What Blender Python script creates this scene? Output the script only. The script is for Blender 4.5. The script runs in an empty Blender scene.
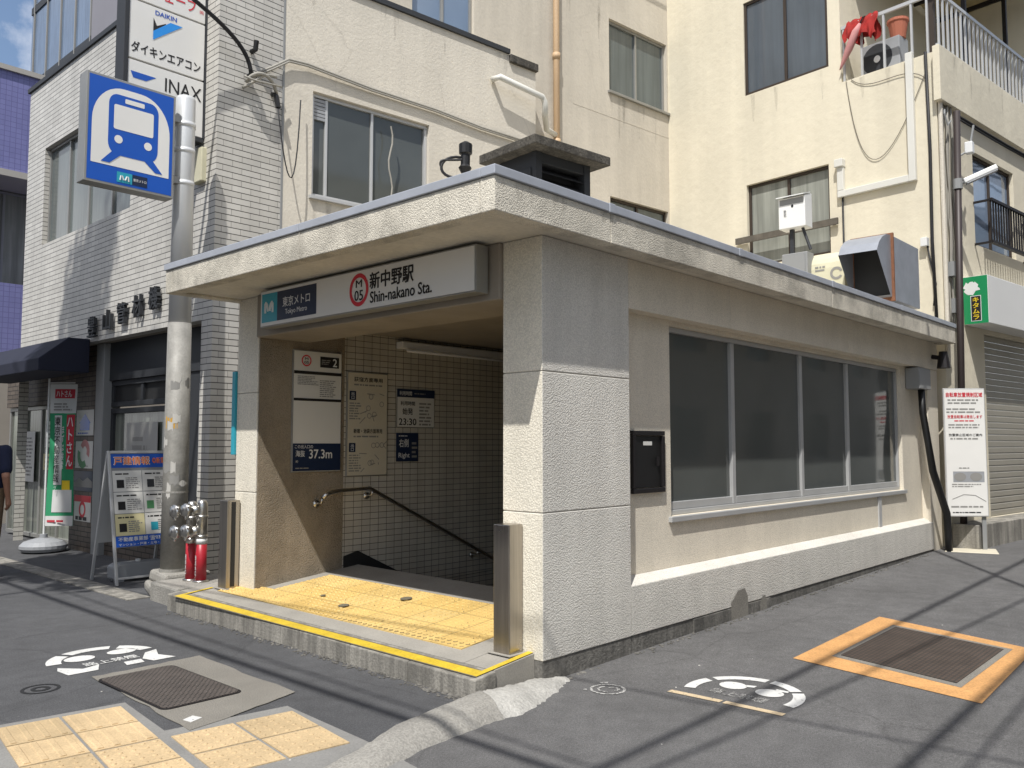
import bpy, bmesh, math, random
from mathutils import Vector, Matrix
random.seed(7)
V = Vector
col = bpy.context.collection
scene = bpy.context.scene

# ------------------------------------------------------------------ materials
def lin(h):
    h = h.lstrip('#'); r = []
    for i in (0, 2, 4):
        c = int(h[i:i+2], 16)/255
        r.append(c/12.92 if c <= .04045 else ((c+.055)/1.055)**2.4)
    return tuple(r)+(1.,)
def grey(v): return (v, v, v, 1.)

class Nodes:
    def __init__(s, name):
        s.m = bpy.data.materials.new(name); s.m.use_nodes = True
        s.t = s.m.node_tree; s.b = s.t.nodes['Principled BSDF']
        s.geo = s.t.nodes.new('ShaderNodeNewGeometry')
    def n(s, typ, **kw):
        x = s.t.nodes.new(typ)
        for k, v in kw.items(): setattr(x, k, v)
        return x
    def l(s, a, b): s.t.links.new(a, b)
    def pos(s, scale=(1, 1, 1)):
        mp = s.n('ShaderNodeMapping'); mp.inputs['Scale'].default_value = scale
        s.l(s.geo.outputs['Position'], mp.inputs['Vector']); return mp.outputs[0]
    def noise(s, scale, detail=4, rough=.55, vec=None, stretch=(1, 1, 1)):
        x = s.n('ShaderNodeTexNoise'); x.inputs['Scale'].default_value = scale
        x.inputs['Detail'].default_value = detail; x.inputs['Roughness'].default_value = rough
        s.l(vec if vec is not None else s.pos(stretch), x.inputs['Vector']); return x.outputs['Fac']
    def ramp(s, fac, stops):
        r = s.n('ShaderNodeValToRGB'); e = r.color_ramp.elements
        while len(e) < len(stops): e.new(.5)
        for i, (p, c) in enumerate(stops):
            e[i].position = p; e[i].color = c if hasattr(c, '__len__') else grey(c)
        s.l(fac, r.inputs[0]); return r.outputs[0]
    def mul(s, a, b, fac=1., mode='MULTIPLY'):
        x = s.n('ShaderNodeMix', data_type='RGBA', blend_type=mode)
        if hasattr(fac, 'default_value') or not isinstance(fac, (int, float)): s.l(fac, x.inputs[0])
        else: x.inputs[0].default_value = fac
        for v, i in ((a, 6), (b, 7)):
            if isinstance(v, tuple): x.inputs[i].default_value = v
            else: s.l(v, x.inputs[i])
        return x.outputs[2]
    def bump(s, h, strength=.4, dist=.01, nrm=None):
        x = s.n('ShaderNodeBump'); x.inputs['Strength'].default_value = strength; x.inputs['Distance'].default_value = dist
        s.l(h, x.inputs['Height'])
        if nrm is not None: s.l(nrm, x.inputs['Normal'])
        return x.outputs[0]

def M(name, base, rough=.8, metal=0., spec=.5, var=0., vs=1.2, fine=0., fs=60, bump=0., bs=60, bd=.006, streak=0., streak_scale=5, low=0., crack=0.):
    s = Nodes(name); b = s.b
    if isinstance(base, str): base = lin(base)
    b.inputs['Roughness'].default_value = rough; b.inputs['Metallic'].default_value = metal
    b.inputs['Specular IOR Level'].default_value = spec
    c = base
    if var: c = s.mul(c, s.ramp(s.noise(vs, 6, .6), [(.3, 1-var), (.7, 1.)]))
    if fine: c = s.mul(c, s.ramp(s.noise(fs, 3, .6), [(.35, 1-fine), (.62, 1.)]))
    if streak: c = s.mul(c, s.ramp(s.noise(streak_scale, 5, .6, stretch=(1, 1, .08)), [(.42, 1-streak), (.62, 1.)]))
    if crack:
        v = s.n('ShaderNodeTexVoronoi', feature='DISTANCE_TO_EDGE'); v.inputs['Scale'].default_value = .55
        mx = s.n('ShaderNodeMix', data_type='RGBA'); mx.inputs[0].default_value = .2; s.l(s.pos((1, 1, .7)), mx.inputs[6])
        nz = s.n('ShaderNodeTexNoise'); nz.inputs['Scale'].default_value = 1.6; nz.inputs['Detail'].default_value = 5; s.l(s.pos(), nz.inputs['Vector']); s.l(nz.outputs['Color'], mx.inputs[7]); s.l(mx.outputs[2], v.inputs['Vector'])
        ln_ = s.ramp(v.outputs['Distance'], [(.0, 1.), (.006, 0.)])
        gate = s.ramp(s.noise(.8, 3), [(.5, 0.), (.56, crack)])
        c = s.mul(c, (.25, .22, .18, 1), s.mul(ln_, gate), 'MIX')
    if low:                                   # grime close to the ground
        sx = s.n('ShaderNodeSeparateXYZ'); s.l(s.geo.outputs['Position'], sx.inputs[0])
        ad = s.n('ShaderNodeMath', operation='MULTIPLY_ADD'); s.l(s.noise(6, 4), ad.inputs[0]); ad.inputs[1].default_value = .5
        s.l(sx.outputs[2], ad.inputs[2])
        c = s.mul(c, s.ramp(ad.outputs[0], [(.25, 1-low), (.75, 1.)]))
    if isinstance(c, tuple): b.inputs['Base Color'].default_value = c
    else: s.l(c, b.inputs['Base Color'])
    if bump: s.l(s.bump(s.noise(bs, 3, .6), bump, bd), b.inputs['Normal'])
    return s.m

def brick(name, c1, c2, mortar, bw, bh, ms, offset=.5, rough=.5, bump=.5, var=.12, spec=.4, loc=(0, 0, 0)):
    s = Nodes(name)
    uv0 = s.n('ShaderNodeUVMap'); uv = s.n('ShaderNodeMapping'); uv.inputs['Location'].default_value = loc; s.l(uv0.outputs[0], uv.inputs['Vector'])
    t = s.n('ShaderNodeTexBrick'); t.offset = offset; t.squash = 1
    t.inputs['Scale'].default_value = 1; t.inputs['Brick Width'].default_value = bw; t.inputs['Row Height'].default_value = bh
    t.inputs['Mortar Size'].default_value = ms; t.inputs['Mortar Smooth'].default_value = .1
    t.inputs['Color1'].default_value = lin(c1); t.inputs['Color2'].default_value = lin(c2); t.inputs['Mortar'].default_value = lin(mortar)
    s.l(uv.outputs[0], t.inputs['Vector'])
    c = s.mul(t.outputs['Color'], s.ramp(s.noise(1.5, 5, .6), [(.3, 1-var), (.7, 1.)]))
    c = s.mul(c, s.ramp(s.noise(4, 4, .6, stretch=(1, 1, .1)), [(.4, 1-var*.8), (.6, 1.)]))
    s.l(c, s.b.inputs['Base Color']); s.b.inputs['Roughness'].default_value = rough; s.b.inputs['Specular IOR Level'].default_value = spec
    inv = s.n('ShaderNodeMath', operation='SUBTRACT'); inv.inputs[0].default_value = 1; s.l(t.outputs['Fac'], inv.inputs[1])
    s.l(s.bump(inv.outputs[0], bump, .008), s.b.inputs['Normal'])
    return s.m

def long_tile(name, base, dark, bw, bh):
    """courses of long tiles: dark bed joints, faint head joints"""
    m = brick(name, base, dark, '#8f8a82', bw, bh, .003, .5, .45, .35, .12); t = m.node_tree
    S = Nodes.__new__(Nodes); S.m = m; S.t = t; S.b = t.nodes['Principled BSDF']
    S.geo = t.nodes.new('ShaderNodeNewGeometry')
    sx = S.n('ShaderNodeSeparateXYZ'); S.l(S.geo.outputs['Position'], sx.inputs[0])
    d = S.n('ShaderNodeMath', operation='MULTIPLY_ADD'); S.l(sx.outputs[2], d.inputs[0]); d.inputs[1].default_value = 1/bh; d.inputs[2].default_value = .06
    f = S.n('ShaderNodeMath', operation='FRACT'); S.l(d.outputs[0], f.inputs[0])
    old = S.b.inputs['Base Color'].links[0].from_socket
    c = S.mul(old, S.ramp(f.outputs[0], [(.0, .2), (.125, .2), (.155, 1.)]))
    S.l(c, S.b.inputs['Base Color']); return m

def asphalt():
    s = Nodes('asphalt')
    sx = s.n('ShaderNodeSeparateXYZ'); s.l(s.geo.outputs['Position'], sx.inputs[0])
    # side street (small y) is older, paler asphalt than the road in front
    ad = s.n('ShaderNodeMath', operation='MULTIPLY_ADD'); s.l(sx.outputs[0], ad.inputs[0]); ad.inputs[1].default_value = -.41; s.l(sx.outputs[1], ad.inputs[2])
    f = s.n('ShaderNodeMapRange'); s.l(ad.outputs[0], f.inputs[0]); f.inputs[1].default_value = 2.16; f.inputs[2].default_value = 2.2
    c = s.mul((.152, .148, .144, 1), (.108, .108, .110, 1), f.outputs[0], 'MIX')
    c = s.mul(c, s.ramp(s.noise(.9, 6, .65), [(.3, .80), (.7, 1.08)]))
    c = s.mul(c, s.ramp(s.noise(7, 5, .6), [(.3, .84), (.7, 1.08)]))
    c = s.mul(c, s.ramp(s.noise(190, 2, .7), [(.3, .55), (.55, 1.0), (.75, 1.5)]))
    c = s.mul(c, s.ramp(s.noise(70, 3, .75), [(.32, .74), (.52, 1.0), (.7, 1.22)]))
    spots = s.ramp(s.noise(26, 2, .5), [(.74, 0.), (.76, 1.)])
    c = s.mul(c, (.2, .19, .18, 1), s.mul(spots, (.55,)*3+(1,)), 'MIX')
    v = s.n('ShaderNodeTexVoronoi', feature='DISTANCE_TO_EDGE'); v.inputs['Scale'].default_value = .55
    mx = s.n('ShaderNodeMix', data_type='RGBA'); mx.inputs[0].default_value = .12
    s.l(s.pos(), mx.inputs[6]); nz = s.n('ShaderNodeTexNoise'); nz.inputs['Scale'].default_value = 3; s.l(s.pos(), nz.inputs['Vector']); s.l(nz.outputs['Color'], mx.inputs[7])
    s.l(mx.outputs[2], v.inputs['Vector'])
    c = s.mul(c, s.ramp(v.outputs['Distance'], [(.0, .6), (.006, 1.)]), .5)
    s.l(c, s.b.inputs['Base Color']); s.b.inputs['Roughness'].default_value = .85; s.b.inputs['Specular IOR Level'].default_value = .3
    s.l(s.bump(s.noise(170, 3, .7), .8, .006), s.b.inputs['Normal'])
    return s.m

def roughcast(name, base, scale=85, strength=.55, var=.18, dark=.0, streak=.12, low=0.):
    s = Nodes(name); c = lin(base)
    v = s.n('ShaderNodeTexVoronoi', feature='F1'); v.inputs['Scale'].default_value = scale; s.l(s.pos(), v.inputs['Vector'])
    n = s.noise(scale*1.4, 4, .6)
    c = s.mul(c, s.ramp(s.noise(1.3, 6, .65), [(.28, 1-var), (.7, 1.)]))
    c = s.mul(c, s.ramp(s.noise(5, 5, .6, stretch=(1, 1, .12)), [(.4, 1-streak), (.62, 1.)]))
    c = s.mul(c, s.ramp(s.noise(scale*2.2, 3, .7), [(.32, .78), (.55, 1.04)]))
    c = s.mul(c, s.ramp(v.outputs['Distance'], [(.0, 1.04), (.75, .82)]))
    if dark: c = s.mul(c, s.ramp(s.noise(2.2, 7, .7), [(.38, 1-dark), (.55, 1.)]))
    if low:
        sx = s.n('ShaderNodeSeparateXYZ'); s.l(s.geo.outputs['Position'], sx.inputs[0])
        ad = s.n('ShaderNodeMath', operation='MULTIPLY_ADD'); s.l(s.noise(4, 5), ad.inputs[0]); ad.inputs[1].default_value = .9; s.l(sx.outputs[2], ad.inputs[2])
        c = s.mul(c, s.ramp(ad.outputs[0], [(.45, 1-low), (1., 1.)]))
    s.l(c, s.b.inputs['Base Color']); s.b.inputs['Roughness'].default_value = .9; s.b.inputs['Specular IOR Level'].default_value = .25
    h = s.n('ShaderNodeMath', operation='ADD'); iv = s.n('ShaderNodeMath', operation='SUBTRACT'); iv.inputs[0].default_value = .6; s.l(v.outputs['Distance'], iv.inputs[1]); s.l(iv.outputs[0], h.inputs[0]); s.l(n, h.inputs[1])
    s.l(s.bump(h.outputs[0], strength, .008), s.b.inputs['Normal'])
    return s.m

def glass(name, base, rough=.06, spec=.5, curtain=0.):
    s = Nodes(name); c = lin(base)
    if curtain: c = s.mul(c, s.ramp(s.noise(9, 3, .6, stretch=(1, 1, .06)), [(.35, 1-curtain), (.65, 1+curtain*.3)]))
    c = s.mul(c, s.ramp(s.noise(1.1, 3, .5), [(.3, .86), (.7, 1.06)]))
    s.l(c, s.b.inputs['Base Color']); s.b.inputs['Roughness'].default_value = rough; s.b.inputs['Specular IOR Level'].default_value = spec
    s.l(s.bump(s.noise(1.4, 2, .5), .04, .05), s.b.inputs['Normal'])
    return s.m

def brushed(name, base, rough=.28):
    s = Nodes(name); s.b.inputs['Metallic'].default_value = 1
    c = s.mul(lin(base), s.ramp(s.noise(60, 3, .6, stretch=(1, 1, .03)), [(.3, .8), (.7, 1.05)]))
    s.l(c, s.b.inputs['Base Color'])
    r = s.ramp(s.noise(2, 4, .6), [(.3, rough*.8), (.7, rough*1.5)]); s.l(r, s.b.inputs['Roughness'])
    return s.m

MT = dict(
    asphalt=asphalt(),
    roughcast=roughcast('roughcast_render', '#e9e4d9', scale=90, strength=.5, var=.12, streak=.08, low=.14), frontcast=roughcast('front_render', '#f4ecd9', scale=80, strength=.35, var=.1, streak=.07, low=.12),
    wallcast=roughcast('side_wall_render', '#f1e7d3', scale=110, strength=.22, var=.12, streak=.05, low=.12),
    fascia=roughcast('fascia_render', '#eee6d4', scale=95, strength=.5, dark=.34),
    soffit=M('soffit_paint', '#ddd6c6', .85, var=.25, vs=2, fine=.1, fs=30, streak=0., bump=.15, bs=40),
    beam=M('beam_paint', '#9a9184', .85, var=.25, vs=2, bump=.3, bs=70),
    skirt=M('skirting_concrete', '#8c8880', .9, var=.5, vs=3, fine=.35, fs=40, streak=.4, streak_scale=7, bump=.6, bs=50, bd=.012),
    brown=roughcast('brown_aggregate', '#a89b87', scale=100, strength=.9, dark=.2, var=.12),
    tile_in=brick('stair_wall_tile', '#c9c3b4', '#bfb8aa', '#5a554e', .105, .062, .003, 0., .35, .4),
    tile=long_tile('white_wall_tile', '#d3cfc6', '#c5c1b8', .235, .07),
    brickdark=brick('dark_brick_tile', '#6f6459', '#5b5249', '#2d2925', .23, .07, .007, .5, .6, .5),
    bluetile=brick('blue_wall_tile', '#8586b6', '#7f80b0', '#6a6b98', .1, .1, .005, 0., .4, .3, .08),
    concrete=M('platform_concrete', '#a39e94', .85, var=.22, vs=2.5, fine=.16, fs=90, bump=.3, bs=120, bd=.004),
    kerbc=M('kerb_concrete', '#aba69b', .9, var=.3, vs=3, fine=.25, fs=60, streak=.45, streak_scale=9, bump=.5, bs=60, bd=.01),
    oldconc=M('worn_concrete', '#a5a198', .92, var=.3, vs=3, fine=.3, fs=70, bump=.7, bs=70, bd=.012),
    lump=M('pale_mortar', '#b9b6ae', .92, var=.3, vs=4, fine=.2, fs=60, bump=.6, bs=40, bd=.02),
    patchc=M('grey_patch_concrete', '#8f8a80', .92, var=.2, vs=3, fine=.4, fs=150, bump=.6, bs=140, bd=.006),
    mortar=M('mortar_border', '#8c8a85', .9, var=.2, vs=4, fine=.15, fs=90, bump=.4, bs=90),
    tactile=brick('yellow_tactile_tile', '#e3c583', '#d9b66c', '#8d7a50', .302, .302, .004, 0., .7, .3, .16, .3, (.0005-3.97+.302*20, -4.10+.302*20, 0)),
    tactile_out=M('pale_tactile_tile', '#d6bd94', .8, var=.26, vs=3.5, fine=.2, fs=90, bump=.35, bs=140, bd=.003),
    yline=M('yellow_line_paint', '#dbbb35', .7, var=.28, vs=9, fine=.2, fs=60),
    dark_line=M('dark_line_paint', '#6b6452', .8),
    orange=M('orange_road_paint', '#dda668', .8, var=.28, vs=5, fine=.25, fs=70, bump=.3, bs=160, bd=.004),
    ironplate=None, castiron=None,
    roadwhite=None, roadbeige=None,
    flash=M('flashing_metal', '#b4b8bf', .45, .15, var=.18, vs=3),
    alu=M('aluminium_frame', '#a3a29d', .45, .55, var=.15, vs=3),
    alu_white=M('pale_aluminium', '#c4c4c2', .4, .3, var=.08),
    alu_grey=M('satin_grey_frame', '#b3b3b1', .5, .2, var=.12, vs=3), bronze=M('bronze_frame', '#4a4038', .5, .4, var=.15),
    stainless=brushed('stainless_steel', '#b5aea4'),
    chrome=M('polished_steel', '#cfccc6', .3, 1., var=.2, vs=20),
    redsleeve=M('red_sleeve', '#b02632', .4, var=.1),
    white=M('white_paint', '#e2e2df', .45, var=.05),
    signwhite=M('white_sign_face', '#e4e2dc', .3, var=.06, vs=2),
    paper=M('printed_paper', '#d8d6cf', .6, var=.05),
    paper_map=M('map_paper', '#c9c0aa', .55, var=.06),
    stain=None, map_sheet=M('faded_sheet', '#aaa8a2', .6, var=.1), cream_paper=M('cream_paper', '#d9cfa0', .6, var=.05),
    ink=M('black_ink', '#1c1a1a', .6), inkgrey=M('grey_ink', '#8b8984', .7), inkred=M('red_ink', '#cc3440', .6), inkblue=M('blue_ink', '#2b58b5', .6),
    inkwhite=M('white_ink', '#dcdcda', .5), inkorange=M('orange_ink', '#e5772d', .6), inkgreen=M('green_ink', '#4f8a5a', .6),
    navy=M('navy_panel', '#1d2a44', .4), teal=M('teal_panel', '#2f9db0', .4, var=.06), blue=M('blue_sign_panel', '#1d56b4', .35, var=.05),
    inkyellow=M('yellow_ink', '#e3c52a', .6), skyblue=M('light_blue_ink', '#2a8fe0', .5),
    glass_dark=glass('dark_glass', '#262826', .07), glass_frost=glass('frosted_glass', '#585b58', .06, .55, .0),
    glass_green=glass('grey_green_glass', '#666d6b', .10, .55, .2), glass_curtain=glass('curtained_glass', '#96988f', .12, .5, .3),
    glass_dusk=glass('dusky_glass', '#565e66', .05, .7, .12), glass_blue=glass('blue_glass', '#7d8ea3', .05, .8), glass_shop=glass('shop_glass', '#7c8076', .06, .6, .6),
    cream=M('cream_stucco', '#dbd3c3', .9, var=.13, vs=.9, fine=.05, fs=50, streak=.06, streak_scale=3, bump=.45, bs=26, bd=.012, crack=.2),
    cream2=M('beige_stucco', '#d4cbba', .9, var=.16, vs=.8, fine=.06, fs=30, streak=.1, streak_scale=3, bump=.3, bs=14, bd=.015, crack=.15),
    yellow=M('pale_yellow_stucco', '#dfd6bf', .9, var=.09, vs=.7, streak=.08, streak_scale=2, bump=.35, bs=7, bd=.02),
    greyconc=M('weathered_cap_concrete', '#6a655c', .95, var=.5, vs=5, fine=.4, fs=40, streak=.4, streak_scale=9, bump=.8, bs=40, bd=.015),
    louvre=M('dark_louvre_metal', '#2b2b2b', .6, .3), darkgrey=M('dark_grey_paint', '#35373a', .6, .2), black=M('black_plastic', '#121212', .5),
    poleg=M('grey_pole_paint', '#a09d95', .6, .1, var=.3, vs=6, fine=.12, fs=40, streak=.12), polew=M('galvanised_pole', '#d6d7d6', .4, .25, var=.08),
    cable=M('black_cable', '#17171a', .6), cablegrey=M('grey_cable', '#9a968c', .7), brownpole=M('dark_brown_pole', '#3a3230', .5, .2),
    duct=M('grey_duct_metal', '#a3a7ae', .45, .3, var=.2, vs=4), rust=M('rusty_edge', '#8f5f42', .8, var=.4, vs=9),
    pipe_tan=M('tan_pipe_paint', '#c4a682', .6, var=.15), pipe_white=M('white_pipe_cover', '#d8d6cd', .5, var=.08),
    wood=M('weathered_timber', '#6e675c', .9, var=.35, vs=8, streak=.2), greybox=M('grey_box', '#8b8c8b', .5),
    creamcover=M('cream_cover', '#d2cdb0', .55, var=.12, vs=5),
    awning=M('navy_awning', '#1d2133', .85, var=.2, vs=3), shutter=M('beige_shutter', '#aaa598', .5, .3, var=.12),
    green=M('green_sign', '#1f8a55', .4, var=.06), fabricgreen=M('green_flag', '#2f8f62', .8), fabricwhite=M('white_flag', '#cfcfcb', .8),
    fabricred=M('red_flag', '#b83440', .8), redcloth=M('red_cloth', '#a3241d', .9, var=.4, vs=12), pink=M('pink_umbrella_cloth', '#c48a86', .8, var=.15, vs=8),
    terracotta=M('terracotta', '#b06a52', .8), skin=M('skin', '#a87a62', .55), shirt=M('navy_shirt', '#20263f', .9, var=.15, vs=9), trousers=M('khaki_trousers', '#7d6a52', .9, var=.2, vs=9),
    hair=M('black_hair', '#15120f', .6), shoe=M('black_shoe', '#141416', .6), plasticgrey=M('grey_plastic', '#9a9c9e', .5, var=.12, vs=5),
    towerglass=glass('tower_glass', '#66788f', .12, .7, .2), towerconc=M('tower_concrete', '#b1aca3', .8, var=.08),
    greywall=M('grey_wall_panel', '#86848a', .8, var=.08), bark=M('bark', '#4a3f35', .9, var=.3, vs=9, bump=.8, bs=20, bd=.02),
    leaf=M('leaf', '#3f5a2a', .7, var=.5, vs=3), stoneslab=M('pale_stone_slab', '#cbc3ae', .85, var=.12, vs=8), wallgrey=M('far_building_wall', '#a49c90', .9, var=.15),
    yellowpaper=M('yellow_sticker', '#c99a3a', .7, var=.2, vs=20), flake=M('peeling_paint', '#b9b6ae', .8), lamp=M('lamp_cover', '#d9d9d9', .3),
    balcony_roof=M('corrugated_roof', '#c9b98e', .6, var=.2, vs=5), iron=M('black_iron', '#262324', .5, .4),
)
def worn(name, base, wear=.5, scale=60):
    s = Nodes(name)
    m = s.ramp(s.noise(scale, 5, .7), [(.30+.14*wear, 0.), (.42+.14*wear, 1.)])
    c = s.mul((.075, .073, .07, 1), lin(base), m, 'MIX')
    c = s.mul(c, s.ramp(s.noise(4, 4), [(.3, .8), (.7, 1.)]))
    s.l(c, s.b.inputs['Base Color']); s.b.inputs['Roughness'].default_value = .8; return s.m
MT['roadwhite'] = worn('worn_white_road_paint', '#d6d5d0', .0, 45); MT['roadbeige'] = worn('worn_beige_road_paint', '#cdb896', .1, 50)
MT['roadfaint'] = worn('faint_white_road_paint', '#b9b7b2', .8, 70)
def castiron(name, base, sc, dark=(.022, .02, .019, 1), bs_=.9):
    s = Nodes(name); uv = s.n('ShaderNodeUVMap'); t = s.n('ShaderNodeTexBrick'); s.l(uv.outputs[0], t.inputs['Vector'])
    t.inputs['Scale'].default_value = 1; t.inputs['Brick Width'].default_value = sc*1.6; t.inputs['Row Height'].default_value = sc; t.inputs['Mortar Size'].default_value = sc*.2; t.inputs['Mortar Smooth'].default_value = .2
    t.inputs['Color1'].default_value = lin(base); t.inputs['Color2'].default_value = lin(base); t.inputs['Mortar'].default_value = dark
    c = s.mul(t.outputs['Color'], s.ramp(s.noise(6, 5, .6), [(.3, .7), (.7, 1.1)])); s.l(c, s.b.inputs['Base Color'])
    s.b.inputs['Roughness'].default_value = .6; s.b.inputs['Metallic'].default_value = .2
    inv = s.n('ShaderNodeMath', operation='SUBTRACT'); inv.inputs[0].default_value = 1; s.l(t.outputs['Fac'], inv.inputs[1])
    s.l(s.bump(inv.outputs[0], bs_, .006), s.b.inputs['Normal']); return s.m
tn = MT['tactile_out'].node_tree; oi = tn.nodes.new('ShaderNodeObjectInfo'); rp_ = tn.nodes.new('ShaderNodeValToRGB'); rp_.color_ramp.elements[0].color = (.82, .80, .76, 1); rp_.color_ramp.elements[1].color = (1.03, 1.0, .96, 1); tn.links.new(oi.outputs['Random'], rp_.inputs[0])
bn_ = tn.nodes['Principled BSDF'].inputs['Base Color']; mm_ = tn.nodes.new('ShaderNodeMix'); mm_.data_type = 'RGBA'; mm_.blend_type = 'MULTIPLY'; mm_.inputs[0].default_value = 1; tn.links.new(bn_.links[0].from_socket, mm_.inputs[6]); tn.links.new(rp_.outputs[0], mm_.inputs[7]); tn.links.new(mm_.outputs[2], bn_)
def stain_mat():
    s = Nodes('rain_stain'); s.b.inputs['Base Color'].default_value = (.12, .105, .085, 1); s.b.inputs['Roughness'].default_value = .9
    a = s.mul(s.ramp(s.noise(9, 5, .7, stretch=(1, 1, .25)), [(.38, 0.), (.75, .26)]), s.ramp(s.noise(40, 3), [(.3, .5), (.6, 1.)])); s.l(a, s.b.inputs['Alpha']); return s.m
MT['stain'] = stain_mat()
MT['castiron'] = castiron('cast_iron', '#6d645d', .022, (.04, .035, .031, 1), .6); MT['ironplate'] = castiron('ribbed_iron_plate', '#57493f', .03, (.05, .042, .036, 1), .35)

# ------------------------------------------------------------------ mesh helpers
class Fr:                                     # a local frame: u along, n out of the surface, w up
    def __init__(s, o, u=(1, 0, 0), n=(0, 1, 0), w=(0, 0, 1)): s.o, s.u, s.n, s.w = V(o), V(u), V(n), V(w)
    def __call__(s, u, n, w): return s.o + s.u*u + s.n*n + s.w*w
W = Fr((0, 0, 0))

class MB:
    def __init__(s): s.v = []; s.f = []; s.mi = []
    def add(s, vs, fs, mi=0):
        k = len(s.v); s.v += [V(p) for p in vs]
        for f in fs: s.f.append([i+k for i in f]); s.mi.append(mi)
        return s
    def box(s, u0, u1, n0, n1, w0, w1, fr=W, mi=0):
        return s.add([fr(u, n, w) for w in (w0, w1) for n in (n0, n1) for u in (u0, u1)],
            [(0, 1, 3, 2), (4, 6, 7, 5), (0, 4, 5, 1), (1, 5, 7, 3), (3, 7, 6, 2), (2, 6, 4, 0)], mi)
    def quad(s, a, b, c, d, mi=0): return s.add([a, b, c, d], [(0, 1, 2, 3)], mi)
    def prism(s, pts, t, mi=0):               # pts: closed polygon in space, t: extrusion vector
        n = len(pts); t = V(t)
        return s.add([V(p) for p in pts]+[V(p)+t for p in pts], [tuple(range(n))[::-1], tuple(range(n, 2*n))]+[(i, (i+1) % n, n+(i+1) % n, n+i) for i in range(n)], mi)
    def tube(s, pts, r, seg=10, cap=True, mi=0):
        pts = [V(p) for p in pts]; rs = r if hasattr(r, '__len__') else [r]*len(pts); rings = []
        ref = None
        for i, p in enumerate(pts):
            d = (pts[min(i+1, len(pts)-1)]-pts[max(i-1, 0)]).normalized()
            if ref is None: ref = d.orthogonal().normalized()
            ref = (ref-d*ref.dot(d)); ref = ref.normalized() if ref.length > 1e-6 else d.orthogonal().normalized()
            b = d.cross(ref); rings.append([p+(ref*math.cos(2*math.pi*k/seg)+b*math.sin(2*math.pi*k/seg))*rs[i] for k in range(seg)])
        fs = [(i*seg+k, i*seg+(k+1) % seg, (i+1)*seg+(k+1) % seg, (i+1)*seg+k) for i in range(len(pts)-1) for k in range(seg)]
        if cap: fs += [tuple(range(seg))[::-1], tuple((len(pts)-1)*seg+k for k in range(seg))]
        return s.add([p for g in rings for p in g], fs, mi)
    def ball(s, c, r, seg=12, rings=8, sc=(1, 1, 1), mi=0):
        c = V(c); vs = [c+V((0, 0, -r*sc[2]))]
        for i in range(1, rings):
            a = -math.pi/2+math.pi*i/rings
            vs += [c+V((r*sc[0]*math.cos(a)*math.cos(2*math.pi*k/seg), r*sc[1]*math.cos(a)*math.sin(2*math.pi*k/seg), r*sc[2]*math.sin(a))) for k in range(seg)]
        vs.append(c+V((0, 0, r*sc[2]))); L = len(vs)-1
        fs = [(0, 1+(k+1) % seg, 1+k) for k in range(seg)]
        for i in range(rings-2):
            fs += [(1+i*seg+k, 1+i*seg+(k+1) % seg, 1+(i+1)*seg+(k+1) % seg, 1+(i+1)*seg+k) for k in range(seg)]
        fs += [(L, 1+(rings-2)*seg+k, 1+(rings-2)*seg+(k+1) % seg) for k in range(seg)]
        return s.add(vs, fs, mi)
    def capsule(s, a, b, ra, rb, seg=12):
        a, b = V(a), V(b); d = (b-a); L = d.length; d.normalize(); n = 5
        pts = [a-d*ra*math.cos(math.pi/2*i/n) for i in range(n)]+[a+d*L*k/4 for k in range(5)]+[b+d*rb*math.sin(math.pi/2*i/n) for i in range(1, n+1)]
        rs = [max(.0005, ra*math.sin(math.pi/2*i/n)) for i in range(n)]+[ra+(rb-ra)*k/4 for k in range(5)]+[max(.0005, rb*math.cos(math.pi/2*i/n)) for i in range(1, n+1)]
        return s.tube(pts, rs, seg)
    def build(s, name, mats, parent=None, bevel=0., smooth=False, recalc=True, **props):
        me = bpy.data.meshes.new(name)
        off = parent_world(parent)
        me.from_pydata([p-off for p in s.v], [], s.f)
        if not isinstance(mats, (list, tuple)): mats = [mats]
        for m in mats: me.materials.append(MT[m])
        me.polygons.foreach_set('material_index', s.mi)
        if recalc:
            bm = bmesh.new(); bm.from_mesh(me); bmesh.ops.recalc_face_normals(bm, faces=bm.faces); bm.to_mesh(me); bm.free()
        uvl = me.uv_layers.new(name='UVMap').data
        for p in me.polygons:
            n = p.normal
            if abs(n.z) > .7: fu = lambda c: (c.x, c.y)
            else:
                t = V((-n.y, n.x, 0)).normalized(); fu = lambda c, t=t: (c.dot(t), c.z)
            for li in p.loop_indices:
                uvl[li].uv = fu(me.vertices[me.loops[li].vertex_index].co+off)
        if smooth:
            me.polygons.foreach_set('use_smooth', [True]*len(me.polygons))
        o = bpy.data.objects.new(name, me); col.objects.link(o)
        if parent: o.parent = parent
        if bevel:
            b = o.modifiers.new('soft_edges', 'BEVEL'); b.width = bevel; b.segments = 2; b.limit_method = 'ANGLE'; b.angle_limit = math.radians(50)
        tag(o, **props)
        return o
def parent_world(p):
    v = V((0, 0, 0))
    while p: v = v+V(p.location); p = p.parent
    return v
def tag(o, label=None, cat=None, group=None, kind=None):
    for k, v in (('label', label), ('category', cat), ('group', group), ('kind', kind)):
        if v: o[k] = v
    return o
def thing(name, label, cat, loc, group=None):
    o = bpy.data.objects.new(name, None); o.empty_display_size = .1; col.objects.link(o); o.location = V(loc)
    return tag(o, label, cat, group)

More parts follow.
